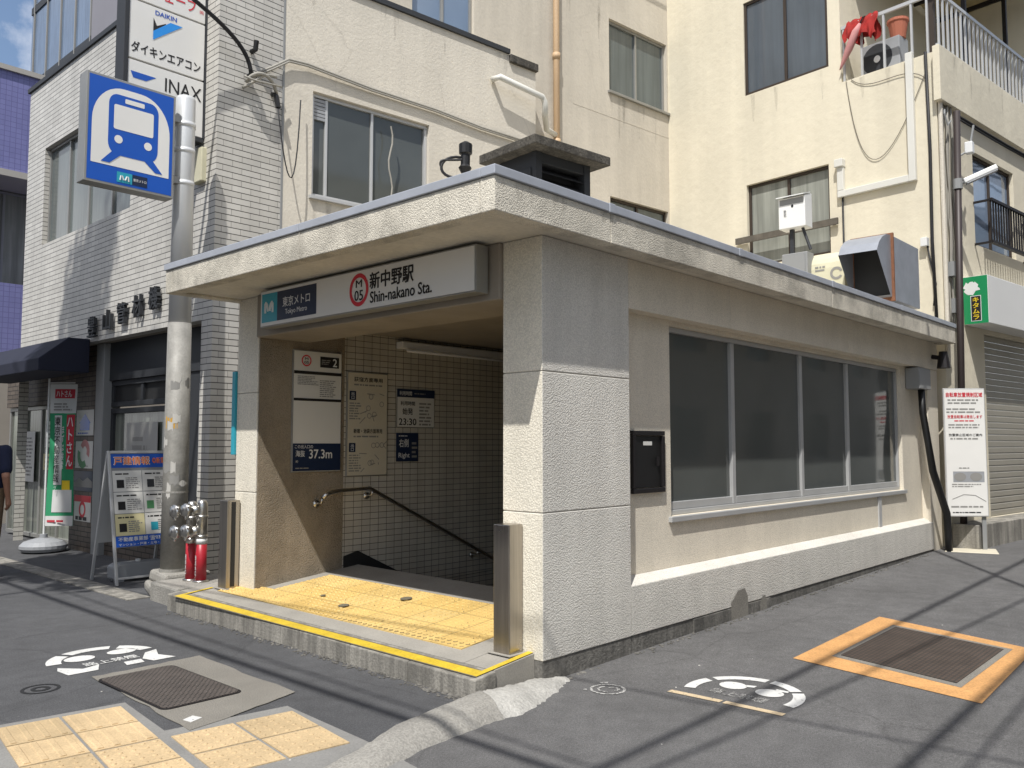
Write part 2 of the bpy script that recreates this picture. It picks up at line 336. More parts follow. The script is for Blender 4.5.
def wall(mb, fr, u0, u1, w0, w1, holes=(), depth=.12, mi=0):     # a wall face with openings and their reveals
    us = sorted({u0, u1, *[h[0] for h in holes], *[h[1] for h in holes]}); ws = sorted({w0, w1, *[h[2] for h in holes], *[h[3] for h in holes]})
    us = [u for u in us if u0 <= u <= u1]; ws = [w for w in ws if w0 <= w <= w1]
    for a, b in zip(us, us[1:]):
        for c, d in zip(ws, ws[1:]):
            mu, mw = (a+b)/2, (c+d)/2
            if any(h[0] < mu < h[1] and h[2] < mw < h[3] for h in holes): continue
            mb.quad(fr(a, 0, c), fr(b, 0, c), fr(b, 0, d), fr(a, 0, d), mi)
    for a, b, c, d in holes:
        mb.quad(fr(a, 0, c), fr(b, 0, c), fr(b, -depth, c), fr(a, -depth, c), mi); mb.quad(fr(a, 0, d), fr(b, 0, d), fr(b, -depth, d), fr(a, -depth, d), mi)
        mb.quad(fr(a, 0, c), fr(a, 0, d), fr(a, -depth, d), fr(a, -depth, c), mi); mb.quad(fr(b, 0, c), fr(b, 0, d), fr(b, -depth, d), fr(b, -depth, c), mi)
    return mb
def window(parent, fr, u0, u1, w0, w1, cols=2, n=-.1, fw=.045, frame='alu', pane='glass_green', sill=None, cuts=None, mull=None, label=None):
    mb = MB(); e = .002
    mb.box(u0+e, u1-e, n-.03, n+.03, w1-fw, w1-e, fr).box(u0+e, u1-e, n-.03, n+.03, w0+e, w0+fw, fr)
    mb.box(u0+e, u0+fw, n-.03, n+.03, w0+fw+e, w1-fw-e, fr).box(u1-fw, u1-e, n-.03, n+.03, w0+fw+e, w1-fw-e, fr)
    cuts = cuts or [u0+(u1-u0)*k/cols for k in range(1, cols)]
    for i, c in enumerate(cuts):
        h = (mull or fw)/2; mb.box(c-h, c+h, n-.025+.008*(i % 2), n+.02+.008*(i % 2), w0+fw+e, w1-fw-e, fr)
    f = mb.build('window', frame, parent, bevel=.004, label=label)
    p = MB(); ed = [u0+fw]+list(cuts)+[u1-fw]
    for i, (a, b) in enumerate(zip(ed, ed[1:])):
        k = n-.012+(.014 if i % 2 else 0)
        t = random.uniform(-.0015, .0015)
        p.quad(fr(a, k+t, w0+fw), fr(b, k-t, w0+fw), fr(b, k-t, w1-fw), fr(a, k+t, w1-fw))
    p.build('pane', pane, f)
    if sill: MB().box(u0-.04, u1+.04, n+.034, sill, w0-.045, w0-.002, fr).build('sill', frame, f, bevel=.004)
    return f
def text(parent, name, body, fr, u, w, wid, hgt, mat, bold=.012, n=.004, vertical=False):
    """lettering as a flat mesh centred at (u, w) on the frame's surface, fitted into wid x hgt"""
    lines = '\n'.join(body) if vertical else body
    cu = bpy.data.curves.new(name, 'FONT'); cu.body = lines; cu.offset = 0; cu.align_x = 'CENTER'; cu.resolution_u = 3
    if vertical: cu.space_line = 1.0
    o = bpy.data.objects.new(name, cu); col.objects.link(o)
    dg = bpy.context.evaluated_depsgraph_get(); me = bpy.data.meshes.new_from_object(o.evaluated_get(dg))
    col.objects.unlink(o); bpy.data.objects.remove(o)
    xs = [v.co.x for v in me.vertices]; ys = [v.co.y for v in me.vertices]
    if not xs: return
    cx, cy, sx, sy = (min(xs)+max(xs))/2, (min(ys)+max(ys))/2, wid/(max(xs)-min(xs)), hgt/(max(ys)-min(ys))
    mb = MB(); bx = bold*.85
    for k, (dx, dy) in enumerate(((0, 0), (bx, 0), (-bx, 0), (0, bx*.7), (0, -bx*.7)) if bx > 0 else ((0, 0),)):
        mb.add([fr(u+(v.co.x-cx+dx)*sx, n+k*.00025, w+(v.co.y-cy+dy)*sy) for v in me.vertices], [tuple(p.vertices) for p in me.polygons])
    bpy.data.meshes.remove(me)
    return mb.build(name, mat, parent, recalc=False)
def panel(parent, name, fr, u0, u1, w0, w1, mat, n=.002, t=None):
    mb = MB()
    if t: mb.box(u0, u1, n, n+t, w0, w1, fr)
    else: mb.quad(fr(u0, n, w0), fr(u1, n, w0), fr(u1, n, w1), fr(u0, n, w1))
    return mb.build(name, mat, parent)
def scribble(parent, fr, u0, u1, w0, w1, rows, mat='inkgrey', n=.004, h=.5, seed=0, words=True):   # unreadably small print
    r = random.Random(seed+int(u0*997)+int(w0*331)); mb = MB(); dh = (w1-w0)/rows
    for i in range(rows):
        y1 = w1-i*dh-dh*(1-h)/2; y0 = y1-dh*h; x = u0; end = u1-(u1-u0)*r.random()*.35
        while x < end:
            L = dh*r.uniform(.5, 3.) if words else end-x; b = min(x+L, end)
            mb.quad(fr(x, n, y0), fr(b, n, y0), fr(b, n, y1), fr(x, n, y1)); x = b+dh*.35
    return mb.build('small_print', mat, parent, recalc=False)
def ring(mb, fr, cu, cw, r0, r1, n, a0=0., a1=360., seg=48, su=1., sw=1.):
    k = max(3, int(seg*abs(a1-a0)/360)); pts = [math.radians(a0+(a1-a0)*i/k) for i in range(k+1)]
    for a, b in zip(pts, pts[1:]):
        q = lambda t, r: fr(cu+r*su*math.cos(t), n, cw+r*sw*math.sin(t))
        mb.quad(q(a, r0), q(b, r0), q(b, r1), q(a, r1))
    return mb
def disc(mb, fr, cu, cw, ru, rw, n, seg=24):
    return mb.add([fr(cu+ru*math.cos(2*math.pi*i/seg), n, cw+rw*math.sin(2*math.pi*i/seg)) for i in range(seg)], [tuple(range(seg))])
def poly(mb, fr, pts, n): return mb.add([fr(u, n, w) for u, w in pts], [tuple(range(len(pts)))])
def rrect(u0, u1, w0, w1, r, seg=6):
    r4 = r if hasattr(r, '__len__') else (r,)*4; out = []
    for (cu, cw, a, rr) in ((u1-r4[0], w1-r4[0], 0, r4[0]), (u0+r4[1], w1-r4[1], 90, r4[1]), (u0+r4[2], w0+r4[2], 180, r4[2]), (u1-r4[3], w0+r4[3], 270, r4[3])):
        out += [(cu+rr*math.cos(math.radians(a+90*i/seg)), cw+rr*math.sin(math.radians(a+90*i/seg))) for i in range(seg+1)]
    return out
def bez(p0, p1, p2, p3, n=12):
    p0, p1, p2, p3 = V(p0), V(p1), V(p2), V(p3)
    return [p0*(1-t)**3+p1*3*t*(1-t)**2+p2*3*t*t*(1-t)+p3*t**3 for t in [i/n for i in range(n+1)]]
def sag(a, b, s, n=16):
    a, b = V(a), V(b); return [a.lerp(b, i/n)-V((0, 0, s*4*(i/n)*(1-i/n))) for i in range(n+1)]

# ------------------------------------------------------------------ the ground
def gz(x, y=0): return .014*(min(max(x, 4.3), 20)-4.3)
g = MB()
gx = [-250, -60, -20, -5, 0, 2, 3.5, 4.3, 5.35, 9.5, 14, 20, 60, 250]; gy = [-250, -60, -20, -5, 0, 2, 3.95, 6.96, 10, 20, 60, 250]
for a, b in zip(gx, gx[1:]):
    for c, d in zip(gy, gy[1:]):
        if 5.3 < (a+b)/2 < 9.5 and 3.95 < (c+d)/2 < 6.97: continue          # the stairwell
        g.quad((a, c, gz(a)), (b, c, gz(b)), (b, d, gz(b)), (a, d, gz(a)))
g.build('road', 'asphalt', kind='structure')
# gutter in front of the shops, concrete patch round the manhole
gut = MB()
for i in range(26):
    y0 = 8.35+i*.6; gut.box(3.63, 3.86, y0, y0+.592, -.05, .008+.003*random.random())
gut.build('gutter', 'kerbc', kind='structure')
p = MB(); P4 = [(2.24, 4.34), (3.0, 4.53), (3.04, 5.8), (2.31, 5.79)]
n = 10; edge = []
for i in range(4):
    a, b = V(P4[i]), V(P4[(i+1) % 4])
    for k in range(n): q = a.lerp(b, k/n); edge.append((q.x+random.uniform(-.012, .012), q.y+random.uniform(-.012, .012), .004))
p.prism(edge, (0, 0, .003)); p.build('concrete_patch', 'patchc', kind='structure')
# low worn kerb between the two streets
L_ = [(4.32, 3.61), (4.10, 3.62), (3.90, 3.60), (3.70, 3.60), (3.62, 3.60), (3.40, 3.56), (2.907, 3.50), (2.645, 3.42), (1.9, 3.22)]
R_ = [(4.36, 3.50), (4.16, 3.40), (3.86, 3.30), (3.64, 3.245), (3.44, 3.27), (3.2, 3.26), (2.915, 3.245), (2.608, 3.175), (1.9, 3.0)]
H_ = [.014, .035, .05, .06, .075, .078, .066, .045, .03]
prof = [(0, -.3), (.03, .8), (.08, .98), (.2, 1.0), (.4, 1.0), (.55, .94), (.68, .78), (.8, .52), (.9, .26), (1., -.15)]
rk = random.Random(5); grid = []
for i in range(len(L_)-1):
    for j in range(9 if i < len(L_)-2 else 10):
        t = j/9; q = lambda a: V(a[i]).lerp(V(a[i+1]), t); l_, r_ = q(L_), q(R_); h = H_[i]*(1-t)+H_[i+1]*t; rough = .012 if i < 4 else .004
        e0, e1 = rk.uniform(-.012, .012)*(.8 if i < 4 else .4), rk.uniform(-.015, .015)*(.9 if i < 4 else .4)
        grid.append([(l_.x+(r_.x-l_.x)*f_, l_.y+(r_.y-l_.y)*f_+(e0 if f_ < .1 else e1 if f_ > .85 else 0), h*z_+rk.uniform(-rough, rough)*.35*(0 < f_ < 1)) for f_, z_ in prof])
k = MB(); m = len(prof)
k.add([v for c in grid for v in c], [])
for i in range(len(grid)-1):
    for j in range(m-1): k.f.append([i*m+j, i*m+j+1, (i+1)*m+j+1, (i+1)*m+j]); k.mi.append(1 if i < 34 else 0)
k.build('kerb', ['oldconc', 'lump'], smooth=True, kind='structure')

# ------------------------------------------------------------------ station entrance
XF, YR, YL = 4.162, 3.563, 6.97
st = thing('station_entrance', 'low white rendered subway entrance building with flat overhanging roof on the street corner', 'subway entrance', (4.16, 3.56, 0))
def fz(x, y): return .12+.1*(x-3.62)+.005*(y-3.6)
def pillar(name, x0, x1, y0, y1, z0, z1, joints, mat):
    mb = MB(); zs = [z0]+joints+[z1]
    mb.box(x0+.012, x1-.012, y0+.012, y1-.012, z0, z1-.002)
    for i, (a, b) in enumerate(zip(zs, zs[1:])): mb.box(x0, x1, y0, y1, a+(.002 if i else 0), b-.002)
    o = mb.build(name, [mat, 'frontcast'], st, bevel=.006)
    for p in o.data.polygons: p.material_index = 1 if p.normal.x < -.9 else 0
    return o
pillar('pillar', XF, 5.135, YR, 3.91, .135, 2.86, [1.06, 1.97], 'roughcast')
pillar('pillar', XF, 5.11, 6.985, 7.34, .1, 2.86, [1.06, 1.97], 'roughcast')
MB().box(XF-.002+.004, 5.13, YR+.006, 3.9, -.3, .133).build('skirting', 'skirt', st)
# inner left wall: aggregate panel at the mouth, tiles on the way down
wl = MB(); wl.box(XF+.012, 5.118, YL, 6.983, 0, 2.86); wl.build('mouth_wall', 'brown', st)
MB().box(5.12, 12.2, YL+.004, 7.1, -5, 2.86).build('stairwell_wall', 'tile_in', st)
MB().box(5.14, 12.2, 3.80, 3.905, -5, 2.6).build('stairwell_wall', 'tile_in', st)
MB().box(12.0, 12.2, 3.91, 6.97, -5, 2.6).build('end_wall', 'tile_in', st)
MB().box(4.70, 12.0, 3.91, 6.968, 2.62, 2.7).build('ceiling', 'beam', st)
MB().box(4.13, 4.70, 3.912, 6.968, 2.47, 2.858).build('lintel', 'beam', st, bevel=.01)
sk = MB(); sk.prism([(5.3, 6.968, .44), (5.13, 6.968, .40), (5.13, 6.968, .25), (5.3, 6.968, .15), (11, 6.968, -2.6), (11, 6.968, -2.35)], (0, -.012, 0)); sk.build('stair_skirting', 'louvre', st)
# platform, kerb face and steps
pf = MB()
def slab(x0, x1, y0, y1, zb=-.1, mi=0):
    pf.add([(x0, y0, zb), (x1, y0, zb), (x1, y1, zb), (x0, y1, zb), (x0, y0, fz(x0, y0)), (x1, y0, fz(x1, y0)), (x1, y1, fz(x1, y1)), (x0, y1, fz(x0, y1))],
        [(3, 2, 1, 0), (4, 5, 6, 7), (0, 1, 5, 4), (1, 2, 6, 5), (2, 3, 7, 6), (3, 0, 4, 7)], mi)
slab(3.80, 5.30, 3.905, 6.975); slab(3.80, XF, 3.635, 3.90); slab(3.80, XF, 6.98, 7.62)
pf.build('platform', 'concrete', st)
kb = MB(); y = 3.62
kx = lambda y: 3.615+.06*(y-3.6)/4
while y < 7.6:
    y1 = min(y+.62, 7.63); a, b = kx(y)+.003*random.random(), kx(y1)
    kb.add([(a, y, -.1), (3.797, y, -.1), (3.797, y1-.004, -.1), (b, y1-.004, -.1), (a, y, fz(a, y)), (3.797, y, fz(3.797, y)), (3.797, y1-.004, fz(3.797, y1)), (b, y1-.004, fz(b, y1))],
        [(3, 2, 1, 0), (4, 5, 6, 7), (0, 1, 5, 4), (1, 2, 6, 5), (2, 3, 7, 6), (3, 0, 4, 7)]); y = y1
kb.build('kerb_edge', 'kerbc', st, bevel=.008)
yl_ = MB(); ln = lambda x0, x1, y0, y1, dz, mi: yl_.quad(*[(x, y, fz(x, y)+dz+.003) for x, y in ((x0, y0), (x1, y0), (x1, y1), (x0, y1))], mi)
ln(3.655, 3.74, 3.69, 7.45, .004, 0); ln(3.6555, XF, 3.645, 3.689, .004, 0); ln(3.741, 3.752, 3.70, 7.44, .004, 1); ln(3.643, 3.654, 3.645, 7.45, .004, 1); ln(3.741, 4.01, 7.41, 7.45, .004, 0)
yl_.build('edge_line', ['yline', 'dark_line'], st)
sm = MB()
for i in range(14): sm.box(5.302+i*.33, 5.302+(i+1)*.33+.02, 3.912, 6.965, -5, .285-(i+1)*.16)
sm.build('stairs', 'concrete', st)
tc = MB(); bt = MB()
def tact(x0, x1, y0, y1):
    tc.add([(x, y, fz(x, y)+dz) for dz in (-.01, .006) for x, y in ((x0, y0), (x1, y0), (x1, y1), (x0, y1))], [(4, 5, 6, 7), (0, 1, 5, 4), (1, 2, 6, 5), (2, 3, 7, 6), (3, 0, 4, 7)])
    nx, ny = max(1, round((x1-x0)/.06)), max(1, round((y1-y0)/.06))
    for i in range(nx):
        for j in range(ny):
            cx, cy = x0+(x1-x0)*(i+.5)/nx, y0+(y1-y0)*(j+.5)/ny; z = fz(cx, cy)+.006; s = 7
            tc.add([(cx+r*math.cos(6.283*q/s), cy+r*math.sin(6.283*q/s), z+h) for r, h in ((.0185, 0), (.0115, .0075)) for q in range(s)], [(q, (q+1) % s, s+(q+1) % s, s+q) for q in range(s)]+[tuple(range(s, 2*s))])
y = 4.10
while y < 7.2:
    for x0 in ([3.97, 4.272, 4.574] if y < 6.8 else [3.97]):
        y1 = min(y+.3, 6.92 if x0 > 4.1 else 7.27)
        if not (x0 < 4.15 and y > 7.28): tact(x0, x0+.299, y, y1)
    y += .302
tc.build('tactile_paving', 'tactile', st)
for (x, y, r_) in ((4.22, 5.72, .045), (4.62, 5.42, .05), (4.33, 6.16, .025)):
    dc = MB(); dc.add([(x+r_*math.cos(6.283*i/14), y+r_*math.sin(6.283*i/14), fz(x+r_*math.cos(6.283*i/14), y+r_*math.sin(6.283*i/14))+.018) for i in range(14)], [tuple(range(14))]); dc.build('floor_plug', 'dark_line', st)
# canopy
cp = MB(); CX0, CX1, CY0, CY1 = 3.476, 12.40, 3.332, 7.41
for i, (a, b) in enumerate(((CX0, 4.60), (4.606, 8.30), (8.306, CX1))): cp.box(a, b, CY0, CY0+.12, 2.84, 3.045)
for (a, b) in ((CY0+.122, 5.3), (5.304, CY1-.121)): cp.box(CX0, CX0+.12, a, b, 2.84, 3.045)
cp.box(CX0, CX1, CY1-.12, CY1, 2.84, 3.045); cp.box(CX1-.12, CX1, CY0+.122, CY1-.122, 2.84, 3.045)
cp.build('fascia', 'fascia', st, bevel=.006)
MB().box(CX0+.122, CX1-.122, CY0+.122, CY1-.122, 2.86, 3.04).build('roof_slab', 'soffit', st)
fl = MB(); q = .014
for (a, b) in ((CX0-q, 4.6), (4.606, 6.4), (6.406, 8.3), (8.306, 10.3), (10.306, CX1+q)): fl.box(a, b, CY0-q, CY0+.1, 3.047, 3.105)
for (a, b) in ((CY0+.102, 5.3), (5.305, CY1+q)): fl.box(CX0-q, CX0+.1, a, b, 3.047, 3.105)
fl.box(CX0+.102, CX1+q, CY1-.1, CY1+q, 3.047, 3.105); fl.box(CX1-.1, CX1+q, CY0+.102, CY1-.102, 3.047, 3.105)
for x in (4.6, 6.4, 8.3, 10.3): fl.box(x-.03, x+.036, CY0-q-.004, CY0+.08, 3.043, 3.108)
fl.build('roof_flashing', 'flash', st, bevel=.005)
# right side wall: beam, recessed field with the window, plinth and skirting
FS = Fr((0, YR, 0), (1, 0, 0), (0, -1, 0))
bm_ = MB(); bm_.box(5.139, 6.66, YR+.002, 3.79, 2.49, 2.858).box(6.666, 9.3, YR+.003, 3.79, 2.49, 2.858).box(9.306, 12.38, YR+.002, 3.79, 2.49, 2.858)
bm_.build('upper_band', 'wallcast', st, bevel=.004)
FW = Fr((0, 3.68, 0), (1, 0, 0), (0, -1, 0))
sw = wall(MB(), FW, 5.13, 11.96, .40, 2.495, [(5.86, 11.25, .93, 2.45)], .10); sw.build('side_wall', 'wallcast', st)
MB().box(11.95, 12.38, YR+.012, 3.79, .02, 2.488).build('corner_pier', 'wallcast', st, bevel=.006)
pl = MB(); pl.prism([(5.14, YR+.004, .135), (5.14, YR+.004, .485), (5.14, 3.678, .535), (5.14, 3.678, .135)], (6.86, 0, 0)); pl.build('plinth', 'roughcast', st, bevel=.006)
MB().box(5.14, 12.0, YR+.012, 3.68, -.1, .131).build('skirting', 'skirt', st)
MB().box(5.98, 7.3, YR-.004, YR+.01, .0, .128).build('skirting', 'skirt', st)
pt_ = MB()
for (x, w_, h) in ((6.72, .30, .27), (7.15, .13, .165)): pt_ = MB(); poly(pt_, FS, [(x-w_/2, .02), (x+w_/2, .02), (x+w_/2*.95, h*.75), (x+w_*.3, h), (x-w_*.1, h*.97), (x-w_/2, h*.62)], .006); pt_.build('cement_repair', 'patchc', st)
window(st, FW, 5.86, 11.25, .93, 2.45, n=-.075, fw=.04, frame='alu_grey', pane='glass_frost', sill=.032, cuts=[7.0, 8.42, 9.66], mull=.06)
rl = MB()
for (a, b) in ((5.905, 6.96), (7.04, 8.38), (8.46, 9.62), (9.70, 11.205)): rl.box(a, b, -.088, -.06, .972, 1.035, FW)
rl.build('bottom_rail', 'alu_grey', st, bevel=.004)
MB().box(10.33, 10.42, 3.662, 3.678, .53, .88).build('wall_strip', 'alu_white', st)
# handrail
hr = MB(); hr.tube([(4.80, 6.86, .99), (4.86, 6.86, 1.03), (4.98, 6.86, 1.05), (5.36, 6.86, 1.06), (7.0, 6.86, .262), (9.0, 6.86, -.71)], .02, 10)
rail = hr.build('handrail', 'chrome', st, smooth=True)
for (x, z) in ((4.80, .99), (5.40, 1.04), (6.9, .31), (8.4, -.42)):
    br = MB(); br.tube([(x, 6.86, z-.01), (x, 6.88, z-.05), (x, 6.965, z-.06)], .011, 8); br.tube([(x, 6.955, z-.06), (x, 6.968, z-.06)], .034, 12); br.build('bracket', 'chrome', rail, smooth=True)

# fluorescent fitting
lf = thing('strip_light', 'long unlit fluorescent strip fitting high on the tiled stair wall', 'light fitting', (6.6, 6.9, 2.5))
MB().box(5.77, 8.2, 6.86, 6.966, 2.50, 2.575).build('housing', 'white', lf, bevel=.01)
tb = MB(); tb.tube([(5.82, 6.84, 2.475), (8.15, 6.84, 2.475)], .016, 8); tb.build('tube', 'lamp', lf, smooth=True)

# name board above the mouth
SX = 3.98
sg = thing('station_name_sign', 'long white station name board hung under the roof over the stair mouth', 'sign', (SX, 5.3, 2.48))
FN = Fr((SX, 6.66, 2.512), (0, -1, 0), (-1, 0, 0)); SL = 2.67; SH = .325
MB().box(0, SL, -.12, -.004, 0, SH, FN).build('case', 'alu', sg, bevel=.004)
MB().box(.012, SL-.012, -.003, .001, .012, SH-.012, FN).build('face', 'signwhite', sg)
panel(sg, 'emblem_panel', FN, .03, .272, .04, SH-.035, 'teal', .003); panel(sg, 'company_panel', FN, .2725, .85, .04, SH-.035, 'navy', .003)
em = MB(); c = (.151, .165)
for sx_ in (-1, 1):
    em.tube([FN(c[0]+sx_*u, .006, c[1]+w_) for u, w_ in ((.012, -.03), (.03, .03), (.046, .045), (.058, .03), (.058, -.045))], .011, 6)
em.build('emblem', 'inkwhite', sg)
text(sg, 'lettering', '東京メトロ', FN, .56, .19, .40, .085, 'inkwhite', .015); text(sg, 'lettering', 'Tokyo Metro', FN, .56, .098, .32, .055, 'inkwhite', .01)
rg = MB(); ring(rg, FN, 1.41, .165, .088, .118, .004, sw=1.08); rg.build('line_ring', 'inkred', sg)
text(sg, 'lettering', 'M', FN, 1.41, .213, .075, .058, 'ink', .012); text(sg, 'lettering', '05', FN, 1.41, .122, .105, .078, 'ink', .02)
text(sg, 'lettering', '新中野駅', FN, 1.795, .215, .50, .125, 'ink', .032); text(sg, 'lettering', 'Shin-nakano Sta.', FN, 1.895, .09, .69, .085, 'ink', .026)

# notices inside the mouth
FB = Fr((0, YL-.002, 0), (1, 0, 0), (0, -1, 0))
def board(name, label, cat, u0, u1, w0, w1, frame='alu', face='paper', t=.02, y=YL):
    fr = Fr((0, y-.002-t, 0), (1, 0, 0), (0, -1, 0)); r = thing(name, label, cat, ((u0+u1)/2, y, w0))
    MB().box(u0, u1, -t, -.002, w0, w1, fr).build('case', frame, r, bevel=.003); panel(r, 'face', fr, u0+.01, u1-.01, w0+.01, w1-.01, face, .001); return r, fr
r, f = board('info_board', 'tall white exit board with blank field and navy 37.3m strip on the brown wall', 'notice board', 4.51, 5.07, 1.232, 2.395)
rg = MB(); ring(rg, f, 4.655, 2.295, .042, .055, .004); rg.build('line_ring', 'inkred', r); text(r, 'lettering', 'M\n05', f, 4.655, 2.295, .05, .06, 'ink', .02)
panel(r, 'exit_panel', f, 4.81, 5.03, 2.24, 2.345, 'ink', .004); text(r, 'lettering', '2', f, 4.98, 2.292, .045, .075, 'inkwhite', .03, .006); scribble(r, f, 4.825, 4.93, 2.265, 2.32, 3, 'inkgrey', .006)
panel(r, 'divider', f, 4.52, 5.06, 2.165, 2.195, 'ink', .004); panel(r, 'divider', f, 4.52, 5.06, 1.91, 1.935, 'ink', .004)
scribble(r, f, 4.56, 4.80, 2.06, 2.15, 6, 'inkgrey', seed=1); scribble(r, f, 4.81, 5.0, 1.95, 2.12, 9, 'inkgrey', seed=2)
panel(r, 'navy_strip', f, 4.52, 5.06, 1.245, 1.505, 'navy', .004)
text(r, 'lettering', 'この出入口の', f, 4.64, 1.475, .20, .035, 'inkwhite', .005, .006); text(r, 'lettering', '海抜', f, 4.60, 1.41, .10, .06, 'inkwhite', .015, .006); text(r, 'lettering', '約', f, 4.565, 1.335, .025, .025, 'inkwhite', 0, .006)
text(r, 'lettering', '37.3m', f, 4.83, 1.405, .26, .085, 'inkwhite', .02, .006); scribble(r, f, 4.55, 4.72, 1.262, 1.282, 1, 'inkgrey', .006)
r, f = board('guide_map_board', 'tall beige board with two route maps left of the timetable on the tiles', 'notice board', 5.14, 5.655, 1.178, 2.225, 'alu', 'paper_map', .02, YL+.004)
for (w0, t_) in ((1.72, '荻窪方面専用'), (1.2, '新宿・池袋方面専用')):
    text(r, 'lettering', t_, f, 5.40, w0+.43, .36, .045, 'ink', .015); scribble(r, f, 5.22, 5.58, w0+.36, w0+.39, 1, seed=4)
    panel(r, 'blue_square', f, 5.165, 5.245, w0+.22, w0+.31, 'navy', .004); text(r, 'lettering', '出\n口', f, 5.205, w0+.265, .035, .07, 'inkwhite', .01, .006)
    scribble(r, f, 5.165, 5.32, w0+.02, w0+.2, 7, 'inkgrey', seed=5)
    mb = MB()
    for i in range(7):
        a = V((random.uniform(5.35, 5.6), random.uniform(w0+.05, w0+.33))); b = a+V((random.uniform(-.1, .1), random.uniform(-.08, .08)))
        d = (b-a).normalized(); pz = V((-d.y, d.x))*.004; poly(mb, f, [tuple(a+pz), tuple(b+pz), tuple(b-pz), tuple(a-pz)], .003+i*.0003)
    for i in range(5): ring(mb, f, random.uniform(5.38, 5.58), random.uniform(w0+.06, w0+.3), .022, .028, .005+.0003*i, seg=14)
    mb.build('route_lines', 'inkgrey', r)
r, f = board('opening_hours_notice', 'white notice reading 23:30 under a navy heading on the stair tiles', 'notice', 5.78, 6.318, 1.672, 2.085, 'alu', 'paper', .012, YL+.004)
panel(r, 'heading', f, 5.785, 6.313, 1.995, 2.08, 'navy', .003); text(r, 'lettering', '利用時間', f, 5.9, 2.037, .17, .045, 'inkwhite', .01, .005); scribble(r, f, 6.02, 6.25, 2.025, 2.05, 1, 'inkgrey', .005)
text(r, 'lettering', '利用時間', f, 5.93, 1.93, .2, .045, 'ink', .01); text(r, 'lettering', '始発', f, 5.93, 1.845, .14, .07, 'ink', .015); text(r, 'lettering', '23:30', f, 5.93, 1.735, .24, .07, 'ink', .02); scribble(r, f, 6.09, 6.29, 1.69, 1.95, 7, seed=6)
r, f = board('keep_right_notice', 'small square navy notice saying Right below the timetable on the stair tiles', 'notice', 5.785, 6.088, 1.316, 1.617, 'navy', 'navy', .012, YL+.004)
scribble(r, f, 5.81, 5.95, 1.575, 1.595, 1, 'inkwhite'); text(r, 'lettering', '右側', f, 5.88, 1.51, .13, .085, 'inkwhite', .015); text(r, 'lettering', 'Right', f, 5.885, 1.375, .15, .065, 'inkwhite', .015); scribble(r, f, 5.99, 6.07, 1.345, 1.53, 4, 'inkgrey')
# teal plate on the left pillar
tp = thing('teal_plate', 'narrow teal plate on the outer edge of the left pillar', 'sign', (4.3, 7.343, 1.2))
MB().box(XF-.02, XF+.03, 7.343, 7.40, 1.40, 2.18).build('plate', 'teal', tp, bevel=.003); MB().box(XF+.032, XF+.05, 7.343, 7.41, 1.39, 2.19).build('frame', 'alu', tp)

# flood barrier posts
def flood_post(label, x, y, face):
    r = thing('flood_barrier_post', label, 'post', (x, y, fz(x, y)), 'flood barrier posts'); z = fz(x, y)
    mb = MB(); mb.box(x-.065, x+.065, y-.07, y+.07, z+.004, .985).build('post', 'stainless', r, bevel=.006)
    gx0 = y+.071 if face > 0 else y-.071
    MB().box(x-.02, x+.02, min(gx0, gx0+face*.004), max(gx0, gx0+face*.004), z+.02, .97).build('slot', 'louvre', r)
    MB().box(x-.09, x+.08, y-.1, y+.1, z+.001, z+.006).build('base_plate', 'concrete', r)
flood_post('stainless post standing before the right pillar at the corner', 4.090, 3.795, 1)
flood_post('stainless post standing before the left pillar beside the hose inlets', 4.085, 7.29, -1)

# hose inlets on their base
MB().prism([(3.76, 7.635, -.05), (4.55, 7.635, -.05), (4.55, 8.25, -.05), (3.80, 8.25, -.05)], (0, 0, .225)).build('inlet_base', 'oldconc', bevel=.02, label='low concrete block carrying the hose inlets beside the pole', cat='concrete block')
def inlet(label, x, y, h, tall, zb=.175):
    r = thing('fire_hose_inlet', label, 'hose inlet', (x, y, zb), 'twin hose inlets'); mb = MB()
    mb.tube([(x, y, zb+.0), (x, y, zb+.015)], .075, 16); mb.tube([(x, y, zb), (x, y, zb+.37)], .048, 16)
    mb.tube([(x, y, zb+.36), (x, y, zb+h-.02), (x, y, zb+h+.015), (x, y, zb+h+.04), (x, y, zb+h+.05)], [.053, .053, .049, .036, .012], 20)
    for zf in (zb+.42, zb+h-.13): mb.tube([(x, y, zf), (x, y, zf+.03)], .06, 20)
    mb.build('standpipe', 'chrome', r, smooth=True)
    for (dz, dy) in ((h-.05, 0), (h-.25, .0)):
        cb = MB(); c0 = V((x-.11, y+(.02 if tall else .04), zb+dz))
        cb.tube([(x-.0, y, zb+dz), c0], .045, 14)
        cb.tube([c0, c0+V((-.02, 0, 0)), c0+V((-.021, 0, 0)), c0+V((-.06, 0, 0)), c0+V((-.061, 0, 0)), c0+V((-.085, 0, 0))], [.055, .055, .066, .066, .05, .045], 16)
        for a in range(3): cb.ball(c0+V((-.045, .07*math.cos(2.1*a+.5), .07*math.sin(2.1*a+.5))), .018, 8, 6)
        cb.build('coupling', 'chrome', r, smooth=True)
    sv = MB(); sv.tube([(x, y, zb+.02), (x, y, zb+(.40 if tall else .37))], .0525, 18); s_ = sv.build('sleeve', 'redsleeve', r, smooth=True)
    fr = Fr((x-.0535, y, zb), (0, -1, 0), (-1, 0, 0)); text(r, 'lettering', '連送水口', fr, 0, .16, .025, .19, 'inkwhite', .01, .001, True)
    cl = MB(); cl.tube([(x, y, zb+.37), (x, y, zb+.415)], .056, 16); cl.build('collar', 'white' if tall else 'chrome', r, smooth=True)
inlet('chrome hose inlet with red sleeve, further from the stainless post', 4.10, 8.03, .72, False)
inlet('chrome hose inlet with red sleeve, nearer the stainless post', 4.12, 7.87, .74, True)

